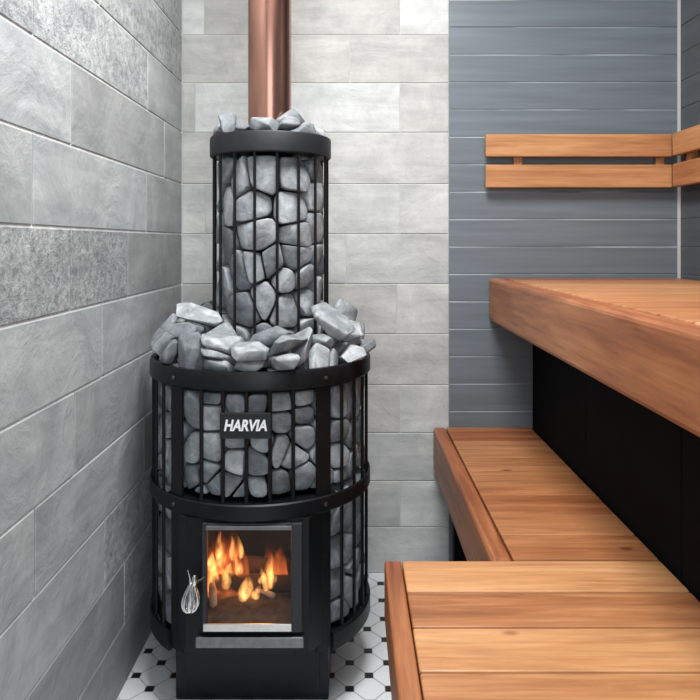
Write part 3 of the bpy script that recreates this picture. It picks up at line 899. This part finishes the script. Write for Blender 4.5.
# loose broken stones, settled under gravity: (pile, seed, sx, sy, sz, x, y, z, qw, qx, qy, qz)
HEAP = [
('heap', 3000, 0.0533, 0.0393, 0.0233, -0.0383, 1.5791, 0.7158, 0.855, -0.098, 0.038, -0.508),
('heap', 3001, 0.0661, 0.05, 0.0236, -0.2028, 1.9164, 0.7212, 0.897, 0.163, -0.093, -0.399),
('heap', 3002, 0.0455, 0.0368, 0.0185, -0.1833, 1.4677, 0.7133, 0.156, -0.981, -0.109, 0.045),
('heap', 3003, 0.0532, 0.0452, 0.0246, -0.0744, 1.8581, 0.7179, 0.178, 0.657, -0.726, -0.096),
('heap', 3004, 0.0743, 0.0534, 0.0376, -0.4358, 1.6334, 0.7262, 0.516, -0.647, 0.376, -0.417),
('heap', 3005, 0.0503, 0.0381, 0.0284, -0.0304, 1.6203, 0.7142, 0.946, 0.16, -0.098, -0.263),
('heap', 3006, 0.0633, 0.0497, 0.0326, -0.3039, 1.8942, 0.738, 0.524, -0.58, -0.618, 0.088),
('heap', 3007, 0.0472, 0.0373, 0.0233, -0.3078, 1.5219, 0.7221, 0.904, 0.124, -0.048, 0.407),
('heap', 3008, 0.0555, 0.0338, 0.0314, -0.0093, 1.7603, 0.7216, 0.244, -0.492, 0.613, -0.569),
('heap', 3009, 0.0615, 0.048, 0.035, -0.3783, 1.7521, 0.7295, 0.759, 0.011, -0.206, 0.617),
('heap', 3010, 0.07, 0.0581, 0.031, -0.1587, 1.5309, 0.7291, 0.035, -0.001, -0.074, 0.997),
('heap', 3011, 0.073, 0.0519, 0.0426, -0.1636, 1.8857, 0.7366, 0.629, 0.138, 0.734, 0.215),
('heap', 3012, 0.0758, 0.0473, 0.0284, -0.3257, 1.6099, 0.7372, 0.141, 0.432, 0.885, 0.103),
('heap', 3013, 0.0526, 0.0443, 0.0238, -0.02, 1.6412, 0.7262, 0.669, -0.236, -0.077, -0.701),
('heap', 3014, 0.0669, 0.0452, 0.0316, -0.3378, 1.8848, 0.7327, 0.484, 0.237, -0.62, 0.57),
('heap', 3015, 0.0585, 0.0402, 0.0288, -0.2431, 1.4718, 0.7171, 0.992, 0.066, -0.03, 0.105),
('heap', 3016, 0.0654, 0.0541, 0.0339, -0.1155, 1.87, 0.7295, 0.952, 0.063, -0.271, -0.123),
('heap', 3017, 0.0775, 0.0631, 0.0463, -0.3985, 1.6802, 0.7356, 0.714, -0.635, -0.292, -0.053),
('heap', 3018, 0.0685, 0.0439, 0.0386, -0.1107, 1.5746, 0.7347, 0.006, 0.221, -0.975, 0.002),
('heap', 3019, 0.0788, 0.0651, 0.0384, -0.1674, 1.9128, 0.7721, 0.252, 0.64, -0.72, 0.093),
('heap', 3020, 0.07, 0.0457, 0.0389, -0.2865, 1.5731, 0.7392, 0.992, -0.109, 0.015, 0.067),
('heap', 3021, 0.0651, 0.0437, 0.0232, -0.0187, 1.7067, 0.7206, 0.038, -0.791, -0.609, -0.041),
('heap', 3022, 0.0749, 0.0635, 0.0272, -0.3571, 1.8018, 0.7324, 0.422, -0.201, 0.139, 0.873),
('heap', 3023, 0.073, 0.0513, 0.0277, -0.147, 1.5497, 0.7472, 0.166, -0.706, 0.683, -0.083),
('heap', 3024, 0.0553, 0.0438, 0.0313, -0.0962, 1.8985, 0.7253, 0.51, -0.12, 0.566, 0.637),
('heap', 3025, 0.0465, 0.0351, 0.0164, -0.4006, 1.6299, 0.7179, 0.605, 0.121, -0.091, -0.781),
('heap', 3026, 0.0701, 0.0479, 0.0399, -0.0653, 1.6257, 0.7455, 0.128, 0.532, 0.289, 0.785),
('heap', 3027, 0.0793, 0.0576, 0.0476, -0.2678, 1.8791, 0.7375, 0.124, -0.899, -0.409, 0.095),
('heap', 3028, 0.0558, 0.0346, 0.0277, -0.2489, 1.5535, 0.727, 0.419, -0.826, 0.333, -0.175),
('heap', 3029, 0.0461, 0.0299, 0.0206, -0.0414, 1.7524, 0.7221, 0.409, -0.242, 0.806, -0.353),
('heap', 3030, 0.0664, 0.0424, 0.0233, -0.3817, 1.7209, 0.7386, 0.263, -0.924, 0.03, -0.275),
('heap', 3031, 0.0754, 0.0511, 0.0444, -0.1022, 1.5461, 0.7354, 0.396, -0.573, 0.633, 0.338),
('heap', 3032, 0.0764, 0.053, 0.0351, -0.1362, 1.9002, 0.7531, 0.74, -0.027, -0.079, -0.667),
('heap', 3033, 0.0632, 0.0481, 0.0313, -0.3909, 1.5698, 0.726, 0.12, 0.841, 0.526, -0.035),
('heap', 6000, 0.1216, 0.0979, 0.0413, -0.0219, 1.678, 0.7583, 0.259, -0.474, 0.824, -0.17),
('heap', 6001, 0.087, 0.0522, 0.0296, -0.3412, 1.852, 0.7279, 0.149, -0.146, -0.168, 0.963),
('heap', 6002, 0.1006, 0.0794, 0.0342, -0.2393, 1.5259, 0.7422, 0.251, -0.635, 0.724, 0.098),
('heap', 6003, 0.1201, 0.0802, 0.0408, -0.0369, 1.818, 0.7433, 0.247, -0.896, 0.319, -0.186),
('heap', 6004, 0.1174, 0.0826, 0.0399, -0.3965, 1.7443, 0.7746, 0.266, 0.887, -0.172, 0.336),
('heap', 6005, 0.1143, 0.0741, 0.0389, -0.0619, 1.5655, 0.7375, 0.594, 0.338, 0.082, -0.725),
('heap', 6006, 0.1223, 0.0815, 0.0416, -0.2404, 1.8877, 0.8086, 0.45, 0.128, -0.814, -0.343),
('heap', 6007, 0.1146, 0.0929, 0.039, -0.3444, 1.5783, 0.7575, 0.702, 0.437, -0.194, 0.528),
('heap', 6008, 0.0761, 0.0608, 0.0259, 0.0122, 1.6941, 0.7259, 0.416, 0.561, -0.599, -0.392),
('heap', 6009, 0.0989, 0.0617, 0.0336, -0.3488, 1.8204, 0.7557, 0.275, 0.936, 0.177, 0.133),
('heap', 6010, 0.1113, 0.0749, 0.0378, -0.1362, 1.4434, 0.7637, 0.763, -0.053, -0.09, -0.638),
('heap', 6012, 0.0934, 0.0778, 0.0318, -0.3634, 1.6122, 0.7575, 0.107, -0.447, 0.799, 0.388),
('heap', 6013, 0.1035, 0.0787, 0.0352, -0.0672, 1.5977, 0.7896, 0.005, -0.771, -0.637, 0.023),
('heap', 6014, 0.1224, 0.1033, 0.0416, -0.3562, 1.8667, 0.8422, 0.596, -0.094, -0.008, 0.797),
('heap', 6015, 0.0935, 0.0702, 0.0318, -0.2801, 1.4809, 0.7464, 0.05, 0.107, 0.24, 0.964),
('heap', 6016, 0.1083, 0.0674, 0.0368, -0.029, 1.7791, 0.7718, 0.297, -0.678, -0.655, -0.153),
('heap', 6017, 0.1041, 0.0655, 0.0354, -0.417, 1.7842, 0.7342, 0.523, 0.762, 0.049, 0.38),
('heap', 6018, 0.0903, 0.0586, 0.0307, -0.0724, 1.5294, 0.7532, 0.129, -0.667, 0.505, 0.532),
('heap', 6019, 0.079, 0.0515, 0.0269, -0.2496, 1.9295, 0.7742, 0.493, 0.422, -0.761, 0.023),
('heap', 6020, 0.1154, 0.0696, 0.0392, -0.4041, 1.5594, 0.7679, 0.384, 0.495, 0.657, 0.419),
('heap', 6021, 0.0711, 0.0486, 0.0242, 0.0194, 1.7174, 0.7521, 0.354, -0.779, 0.358, -0.374),
('heap', 6022, 0.1103, 0.0746, 0.0375, -0.3819, 1.8344, 0.7698, 0.333, 0.617, 0.712, 0.031),
('heap', 6023, 0.0953, 0.0602, 0.0324, -0.1728, 1.5393, 0.7646, 0.923, 0.085, -0.324, 0.187),
('heap', 6024, 0.0735, 0.0519, 0.025, -0.1174, 1.8495, 0.7592, 0.778, 0.597, 0.063, -0.183),
('heap', 6025, 0.0959, 0.081, 0.0326, -0.3944, 1.636, 0.748, 0.272, -0.881, 0.341, 0.181),
('heap', 6027, 0.1278, 0.091, 0.0435, -0.292, 1.8977, 0.7805, 0.185, 0.965, 0.065, -0.172),
('heap', 6028, 0.1217, 0.0888, 0.0414, -0.3015, 1.552, 0.7825, 0.554, -0.789, -0.213, -0.161),
('heap', 6031, 0.121, 0.0778, 0.0411, -0.1072, 1.5266, 0.7888, 0.464, -0.584, 0.652, -0.135),
('heap', 6032, 0.078, 0.0583, 0.0265, -0.1566, 1.8721, 0.7932, 0.289, 0.296, -0.606, 0.679),
('heap', 6034, 0.0866, 0.0608, 0.0294, 0.0234, 1.6497, 0.7586, 0.942, -0.076, -0.244, 0.215),
('heap', 6035, 0.1098, 0.0732, 0.0373, -0.3417, 1.8532, 0.7978, 0.205, -0.089, -0.937, 0.27),
('heap', 6036, 0.1011, 0.0643, 0.0344, -0.2803, 1.4924, 0.7675, 0.15, 0.429, -0.891, -0.02),
('heap', 6037, 0.0899, 0.072, 0.0306, -0.0735, 1.9035, 0.7775, 0.331, 0.347, 0.078, 0.874),
('heap', 6038, 0.1129, 0.0951, 0.0384, -0.4303, 1.6963, 0.7777, 0.473, -0.088, 0.859, 0.174),
('heap', 6039, 0.0944, 0.0709, 0.0321, -0.0033, 1.5854, 0.7615, 0.043, 0.613, 0.768, 0.183),
('heap', 6041, 0.1309, 0.088, 0.0445, -0.3521, 1.5114, 0.7601, 0.522, -0.412, 0.656, 0.357),
('heap', 6042, 0.0992, 0.0609, 0.0337, 0.005, 1.7647, 0.7787, 0.657, 0.145, 0.453, -0.585),
('heap', 6043, 0.1203, 0.0755, 0.0409, -0.3893, 1.7805, 0.8183, 0.824, -0.252, -0.358, 0.359),
('heap', 6044, 0.0935, 0.0781, 0.0318, -0.2141, 1.4853, 0.7621, 0.085, -0.646, 0.754, 0.088),
('heap', 6045, 0.074, 0.048, 0.0252, -0.0893, 1.9093, 0.7623, 0.478, -0.256, 0.199, -0.816),
('heap', 6046, 0.1099, 0.0775, 0.0374, -0.4222, 1.6309, 0.7805, 0.346, -0.773, -0.434, -0.308),
('heap', 6048, 0.0765, 0.0528, 0.026, -0.3162, 1.8947, 0.7655, 0.066, -0.988, 0.008, 0.142),
('heap', 6049, 0.1107, 0.0832, 0.0376, -0.2783, 1.5002, 0.7956, 0.179, -0.973, -0.086, 0.12),
('heap', 6050, 0.1108, 0.0692, 0.0377, -0.0783, 1.8326, 0.7994, 0.416, 0.113, -0.855, 0.288),
('heap', 6051, 0.112, 0.0801, 0.0381, -0.4541, 1.6867, 0.7974, 0.847, 0.08, -0.5, 0.164),
('heap', 6052, 0.1109, 0.086, 0.0377, -0.1398, 1.4777, 0.7988, 0.138, -0.36, 0.908, -0.167),
('heap', 6054, 0.1292, 0.1069, 0.0439, -0.3871, 1.5807, 0.8138, 0.992, -0.068, 0.026, -0.104),
('heap', 6055, 0.0994, 0.0769, 0.0338, -0.0129, 1.6679, 0.8025, 0.956, 0.259, 0.085, 0.107),
('heap', 6057, 0.0987, 0.0784, 0.0335, -0.2116, 1.471, 0.7825, 0.099, -0.979, -0.178, 0.008),
('heap', 6059, 0.122, 0.103, 0.0415, -0.3496, 1.5939, 0.8428, 0.163, -0.935, -0.284, 0.138),
('heap', 6060, 0.1311, 0.0814, 0.0446, -0.0431, 1.5995, 0.8286, 0.137, 0.282, -0.14, 0.939),
('heap', 6061, 0.0882, 0.0742, 0.03, -0.3013, 1.9141, 0.8116, 0.092, 0.842, 0.486, -0.213),
('heap', 6062, 0.1299, 0.079, 0.0442, -0.1836, 1.5371, 0.8015, 0.201, 0.127, 0.971, -0.019),
('heap', 6063, 0.1231, 0.0935, 0.0418, -0.0178, 1.7376, 0.8205, 0.514, -0.591, -0.621, 0.038),
('top', 4000, 0.0583, 0.0365, 0.0258, -0.0884, 1.7284, 1.2748, 0.383, 0.077, 0.558, 0.732),
('top', 4001, 0.0554, 0.0342, 0.0246, -0.291, 1.7888, 1.2653, 0.387, -0.133, -0.559, 0.721),
('top', 4002, 0.0821, 0.0657, 0.0443, -0.2015, 1.6165, 1.2782, 0.994, -0.089, 0.05, 0.036),
('top', 4003, 0.0578, 0.0424, 0.0238, -0.1363, 1.788, 1.2713, 0.663, -0.203, -0.05, -0.718),
('top', 4004, 0.056, 0.0351, 0.0222, -0.3187, 1.7439, 1.2691, 0.087, 0.767, 0.636, -0.011),
('top', 4005, 0.0825, 0.0666, 0.0453, -0.1231, 1.6492, 1.2714, 0.224, 0.14, 0.141, -0.954),
('top', 4006, 0.078, 0.0506, 0.0328, -0.2201, 1.7995, 1.2765, 0.264, -0.035, -0.094, -0.959),
('top', 4007, 0.0719, 0.0563, 0.0404, -0.2916, 1.6544, 1.2903, 0.703, 0.32, 0.486, -0.409),
('top', 4008, 0.0808, 0.0502, 0.0402, -0.0925, 1.7747, 1.2743, 0.403, 0.219, 0.567, 0.684),
('top', 4009, 0.0735, 0.0534, 0.0284, -0.266, 1.7566, 1.2793, 0.257, -0.409, 0.795, -0.367),
('top', 4010, 0.0666, 0.0414, 0.0388, -0.1482, 1.6319, 1.2875, 0.912, 0.321, 0.196, 0.165),
('top', 4011, 0.0803, 0.0592, 0.0336, -0.1662, 1.8183, 1.2784, 0.346, 0.523, 0.778, 0.025),
('top', 4012, 0.0818, 0.0608, 0.0466, -0.3017, 1.6906, 1.2804, 0.049, 0.215, -0.376, -0.9),
('top', 4013, 0.0797, 0.0579, 0.0357, -0.1194, 1.7129, 1.2875, 0.08, -0.83, 0.498, 0.24),
('top', 4014, 0.071, 0.0502, 0.0271, -0.2611, 1.8139, 1.2753, 0.9, -0.12, 0.053, 0.416),
('top', 4015, 0.0607, 0.0487, 0.0213, -0.2536, 1.6499, 1.2738, 0.702, -0.112, -0.276, -0.647),
('top', 4016, 0.0516, 0.0391, 0.0213, -0.1251, 1.7522, 1.2671, 0.195, 0.961, 0.192, 0.027),
('top', 4017, 0.0687, 0.0493, 0.0295, -0.3095, 1.7593, 1.2835, 0.14, -0.638, -0.64, 0.403),
('top', 4018, 0.0849, 0.0551, 0.038, -0.1495, 1.6687, 1.2995, 0.072, -0.37, 0.615, 0.693),
('top', 4019, 0.0571, 0.0433, 0.0235, -0.2381, 1.8217, 1.2964, 0.258, -0.09, -0.221, -0.936)
]
def rock_mesh(seed, sx, sy, sz, bev=0.06):
    rnd = random.Random(seed)
    bm = bmesh.new()
    for k in range(20):
        p = Vector((rnd.uniform(-1, 1), rnd.uniform(-1, 1), rnd.uniform(-1, 1)))
        m = max(abs(p.x), abs(p.y), abs(p.z)); q_ = p / m
        q_ = q_.lerp(p.normalized(), 0.55)
        q_ *= rnd.uniform(0.86, 1.0)
        bm.verts.new((q_.x * sx / 2, q_.y * sy / 2, q_.z * sz / 2))
    bmesh.ops.convex_hull(bm, input=bm.verts[:])
    bmesh.ops.delete(bm, geom=[g for g in bm.verts if not g.link_faces], context='VERTS')
    bmesh.ops.dissolve_limit(bm, angle_limit=math.radians(16), verts=bm.verts[:], edges=bm.edges[:])
    bmesh.ops.bevel(bm, geom=bm.edges[:], offset=min(sx, sy, sz) * bev, segments=2, profile=0.5, affect='EDGES')
    bmesh.ops.triangulate(bm, faces=[f for f in bm.faces if len(f.verts) > 4])
    return bm
heap_l, top_l = [], []
for rec in HEAP:
    kind, seed, sx, sy, sz, x, y, zc, qw, qx, qy, qz = rec
    o = obj('sauna_stone', rock_mesh(seed, sx, sy, sz), STONE, None, smooth=True)
    o.location = (x, y, zc); o.rotation_mode = 'QUATERNION'; o.rotation_quaternion = (qw, qx, qy, qz)
    (top_l if kind == 'top' else heap_l).append((o, 0, 0))
JOBS.append(('rows', heap_l, 15, 'broken grey stone in the heap on the stove, %s row, %s', 'loose stones heaped on the stove'))
JOBS.append(('line', top_l, 0, 'grey stone on top of the tall basket by the copper pipe, %s', 'stones on top of the tall basket'))
HIDDEN = {'stones inside the tall upper basket': 'grey stone at the hidden rear of the tall upper basket',
          'loose stones heaped on the stove': 'grey stone buried in the heap under and behind the others',
          'stones on top of the tall basket': 'grey stone behind the others on top of the tall basket'}

def label_stones():
    """what the camera sees of each stone gives its place in the picture: rows from the top, then left to right"""
    dg_ = bpy.context.evaluated_depsgraph_get(); dg_.update()
    names = {}
    org = Vector((0, 0, CH)); seen = {}
    S_ = bpy.context.scene
    for py in range(100, 660, 2):
        for px in range(140, 392, 2):
            d = Vector(((px - VX) / F, 1.0, -(py - VY) / F)).normalized()
            ok, _, _, _, ob, _ = S_.ray_cast(dg_, org, d)
            if ok and ob is not None:
                s = seen.setdefault(ob.name, [0, 0, 0]); s[0] += 1; s[1] += px; s[2] += py
    for kind, lst, rowh, fmt, group in JOBS:
        vis = []
        for s in lst:
            v = seen.get(s[0].name)
            if v and v[0] >= 4: vis.append((s[0], v[1] / v[0], v[2] / v[0]))
            else:
                hid = HIDDEN.get(group, 'grey stone at the hidden rear of the wide stove cage')
                tag(s[0], hid, 'stone', 'hidden ' + group)
                if group.startswith('stones in the'): s[0]['group'] = 'hidden stones of the stove cage'
        if kind == 'line': rows = [vis]
        else:
            rows = []
            for s in sorted(vis, key=lambda s: s[2]):
                if rows and s[2] - rows[-1][0][2] < rowh: rows[-1].append(s)
                else: rows.append([s])
        for i, row in enumerate(rows):
            row.sort(key=lambda s: s[1])
            for j, s in enumerate(row):
                place = ORD[j] if len(row) > 1 else 'the only one'
                if len(row) > 2 and j == len(row) - 1: place = 'rightmost'
                tag(s[0], fmt % (place if kind == 'line' else (ROWN[i] if i < len(rows) - 1 or i < 1 else 'bottom', place)), 'stone', group)

# ------------------------------------------------------------------ the fire
def log(name, p0, p1, r, mat, label, seed):
    rnd = random.Random(seed)
    bm = bmesh.new(); p0, p1 = Vector(p0), Vector(p1); pts = []; rr = []
    for k in range(9):
        t = k / 8; p = p0.lerp(p1, t) + Vector((rnd.uniform(-1, 1), rnd.uniform(-1, 1), rnd.uniform(-1, 1))) * r * 0.10
        pts.append(p); rr.append(r * rnd.uniform(0.86, 1.05) * (0.72 if k in (0, 8) else 1))
    tube(bm, pts, rr, 12)
    o = obj(name, bm, mat, None, smooth=True)
    return tag(o, label, 'firewood', 'burning logs in the stove')
def W(px, py, dy):   # point inside the chamber: photo column and row at local depth dy
    Y = SY + dy
    return ((px - VX) * Y / F, Y, CH - (py - VY) * Y / F)
ZF = 0.2052
bm = bmesh.new()
rnd = random.Random(8); nx_, ny_ = 26, 26; g_ = []
for i in range(nx_ + 1):
    g_.append([bm.verts.new((SX + cx0 + 0.002 + (cx1 - cx0 - 0.004) * i / nx_, SY + cy0 + 0.002 + (cy1 - cy0 - 0.004) * j / ny_,
              ZF + 0.004 + 0.020 * min(1, j / 10) + rnd.uniform(0, 0.006))) for j in range(ny_ + 1)])
for i in range(nx_):
    for j in range(ny_): bm.faces.new((g_[i][j], g_[i + 1][j], g_[i + 1][j + 1], g_[i][j + 1]))
ash = obj('ash_bed', bm, ASH, None, smooth=True); tag(ash, 'grey ash bed on the floor of the fire chamber', 'ash'); ash['kind'] = 'stuff'
log('firewood_log', (SX - 0.092, SY - 0.130, 0.250), (SX + 0.100, SY - 0.125, 0.247), 0.021, CHAR, 'dark charred log lying across the front of the fire behind the glass', 1)
log('firewood_log', (SX - 0.085, SY - 0.070, 0.256), (SX + 0.095, SY - 0.060, 0.250), 0.026, CHAR, 'dark charred log lying at the back of the fire', 2)
log('firewood_log', W(257, 588, -0.135), W(275, 597, -0.150), 0.0070, EMBER, 'pale ash-white stick sloping down below the right flame', 3)
log('firewood_log', W(214, 608, -0.178), W(212, 583, -0.150), 0.0085, EMBER, 'pale upright stick at the left side of the fire', 4)

HOT = flame_mat('flame_bright', [(0.0, (1.0, 0.50, 0.16)), (0.5, (1.0, 0.42, 0.11)), (1.0, (1.0, 0.25, 0.04))], 110.0, 0.0, 0.085, 70)
DIM = flame_mat('flame_dim', [(0.0, (1.0, 0.26, 0.06)), (0.5, (0.9, 0.17, 0.035)), (1.0, (0.6, 0.09, 0.02))], 30.0, 0.0, 0.15, 50)
def flame(px, py0, py1, wpx, dy, mat, lean, label, seed):
    rnd = random.Random(seed)
    x, Y, zb_ = W(px, py0, dy); h = (py0 - py1) * Y / F; w = wpx * Y / F / 2
    bm = bmesh.new(); rows = []; M = 14; ph = rnd.uniform(0, 6.3)
    for k in range(15):
        t = k / 14
        rad = w * (max(0.0, math.sin(PI * min(1, t) ** 0.58)) ** 0.85) + 0.0003
        ox = lean * h * t * t + 0.22 * w * math.sin(ph + t * 6.0) * t; oy = 0.12 * w * math.cos(ph + t * 5) * t
        rows.append([bm.verts.new((ox + rad * math.cos(2 * PI * q_ / M) * (1 + 0.18 * math.sin(3 * 2 * PI * q_ / M + ph + 4 * t)), oy + 0.6 * rad * math.sin(2 * PI * q_ / M), h * t)) for q_ in range(M)])
    for a, b in zip(rows, rows[1:]):
        for q_ in range(M): bm.faces.new((a[q_], a[(q_ + 1) % M], b[(q_ + 1) % M], b[q_]))
    o = obj('flame', bm, mat, fire, smooth=True, label=label)
    o.location = Vector((x, Y, zb_)) - Vector(fire.location)
    return o
fire = thing('fire', 'orange log fire burning behind the glass of the stove door', 'fire', (SX, SY - 0.11, 0.235))
for i, (px, y0, y1, w, dy, ln) in enumerate([(219, 598, 524, 30, -0.09, 0.05), (236, 600, 526, 34, -0.05, -0.05), (212, 596, 540, 22, -0.13, -0.05), (229, 598, 533, 26, -0.12, 0.08),
                                             (268, 598, 540, 28, -0.05, 0.06), (280, 598, 544, 24, -0.10, -0.05), (250, 602, 552, 30, -0.04, 0.0), (246, 604, 575, 64, -0.08, 0.0),
                                             (222, 600, 570, 36, -0.135, 0.0), (262, 600, 575, 34, -0.12, 0.0), (243, 596, 540, 18, -0.13, -0.12)]):
    flame(px, y0, y1, w, dy, DIM, ln, None, 20 + i)
for i, (px, y0, y1, w, dy, ln, lb_) in enumerate([(248, 600, 574, 15, -0.155, -0.06, 'bright yellow flame in the middle'), (270, 590, 554, 11, -0.150, -0.06, 'tall bright flame on the right'), (262, 584, 572, 8, -0.152, 0.2, None),
                                             (211, 572, 551, 10, -0.165, 0.10, 'bright flame tip on the left'), (207, 566, 558, 8, -0.165, 0.3, None), (229, 578, 562, 9, -0.155, 0.05, None), (239, 577, 553, 8, -0.150, -0.15, None),
                                             (221, 568, 536, 9, -0.150, 0.12, None), (234, 562, 535, 8, -0.145, -0.10, None), (243, 602, 586, 10, -0.165, -0.15, None), (256, 600, 583, 8, -0.16, 0.2, None), (214, 584, 560, 9, -0.16, 0.15, None), (266, 592, 566, 8, -0.158, -0.2, None), (274, 586, 552, 7, -0.14, -0.1, None), (226, 590, 566, 10, -0.15, -0.1, None), (218, 560, 530, 7, -0.12, 0.1, None), (240, 560, 534, 7, -0.13, -0.05, None)]):
    flame(px, y0, y1, w, dy, HOT, ln, lb_, 40 + i)

# ------------------------------------------------------------------ light
sc = bpy.context.scene
w = bpy.data.worlds.new('world'); sc.world = w; w.use_nodes = True
bg = w.node_tree.nodes['Background']; bg.inputs[0].default_value = (0.86, 0.93, 1.0, 1); bg.inputs[1].default_value = 0.55
def area(name, loc, rot, sx, sy, power, col):
    l = bpy.data.lights.new(name, 'AREA'); l.shape = 'RECTANGLE'; l.size = sx; l.size_y = sy; l.energy = power; l.color = col
    o = bpy.data.objects.new(name, l); COL.objects.link(o); o.location = loc; o.rotation_euler = rot
    return o
area('ceiling_lamp', (0.02, 1.10, ZC - 0.02), (0, 0, 0), 0.6, 0.6, 43.0, (0.985, 0.985, 0.97))
area('front_fill', (0.15, YF + 0.02, 1.35), (PI / 2, 0, 0), 1.0, 1.5, 13.0, (0.92, 0.96, 1.0))  # soft fill added behind the camera; no doorway stands there
fl = bpy.data.lights.new('fire_glow', 'POINT'); fl.energy = 0.28; fl.color = (1.0, 0.42, 0.12); fl.shadow_soft_size = 0.03
fo = bpy.data.objects.new('fire_glow', fl); COL.objects.link(fo); fo.location = (SX + 0.005, SY - 0.11, 0.335)

label_stones()

# ------------------------------------------------------------------ camera
cam = bpy.data.cameras.new('camera'); co = bpy.data.objects.new('camera', cam); COL.objects.link(co)
co.location = (0, 0, CH); co.rotation_euler = (PI / 2, 0, 0)
cam.sensor_width = 36.0; cam.lens = 36.0 * F / 700.0; cam.shift_x = -(VX - 350) / 700.0; cam.shift_y = (VY - 350) / 700.0
cam.clip_start = 0.01
sc.camera = co
sc.view_settings.view_transform = 'Standard'; sc.view_settings.look = 'None'; sc.view_settings.gamma = 1.0
sc.view_settings.exposure = 0.0; sc.view_settings.use_curve_mapping = False
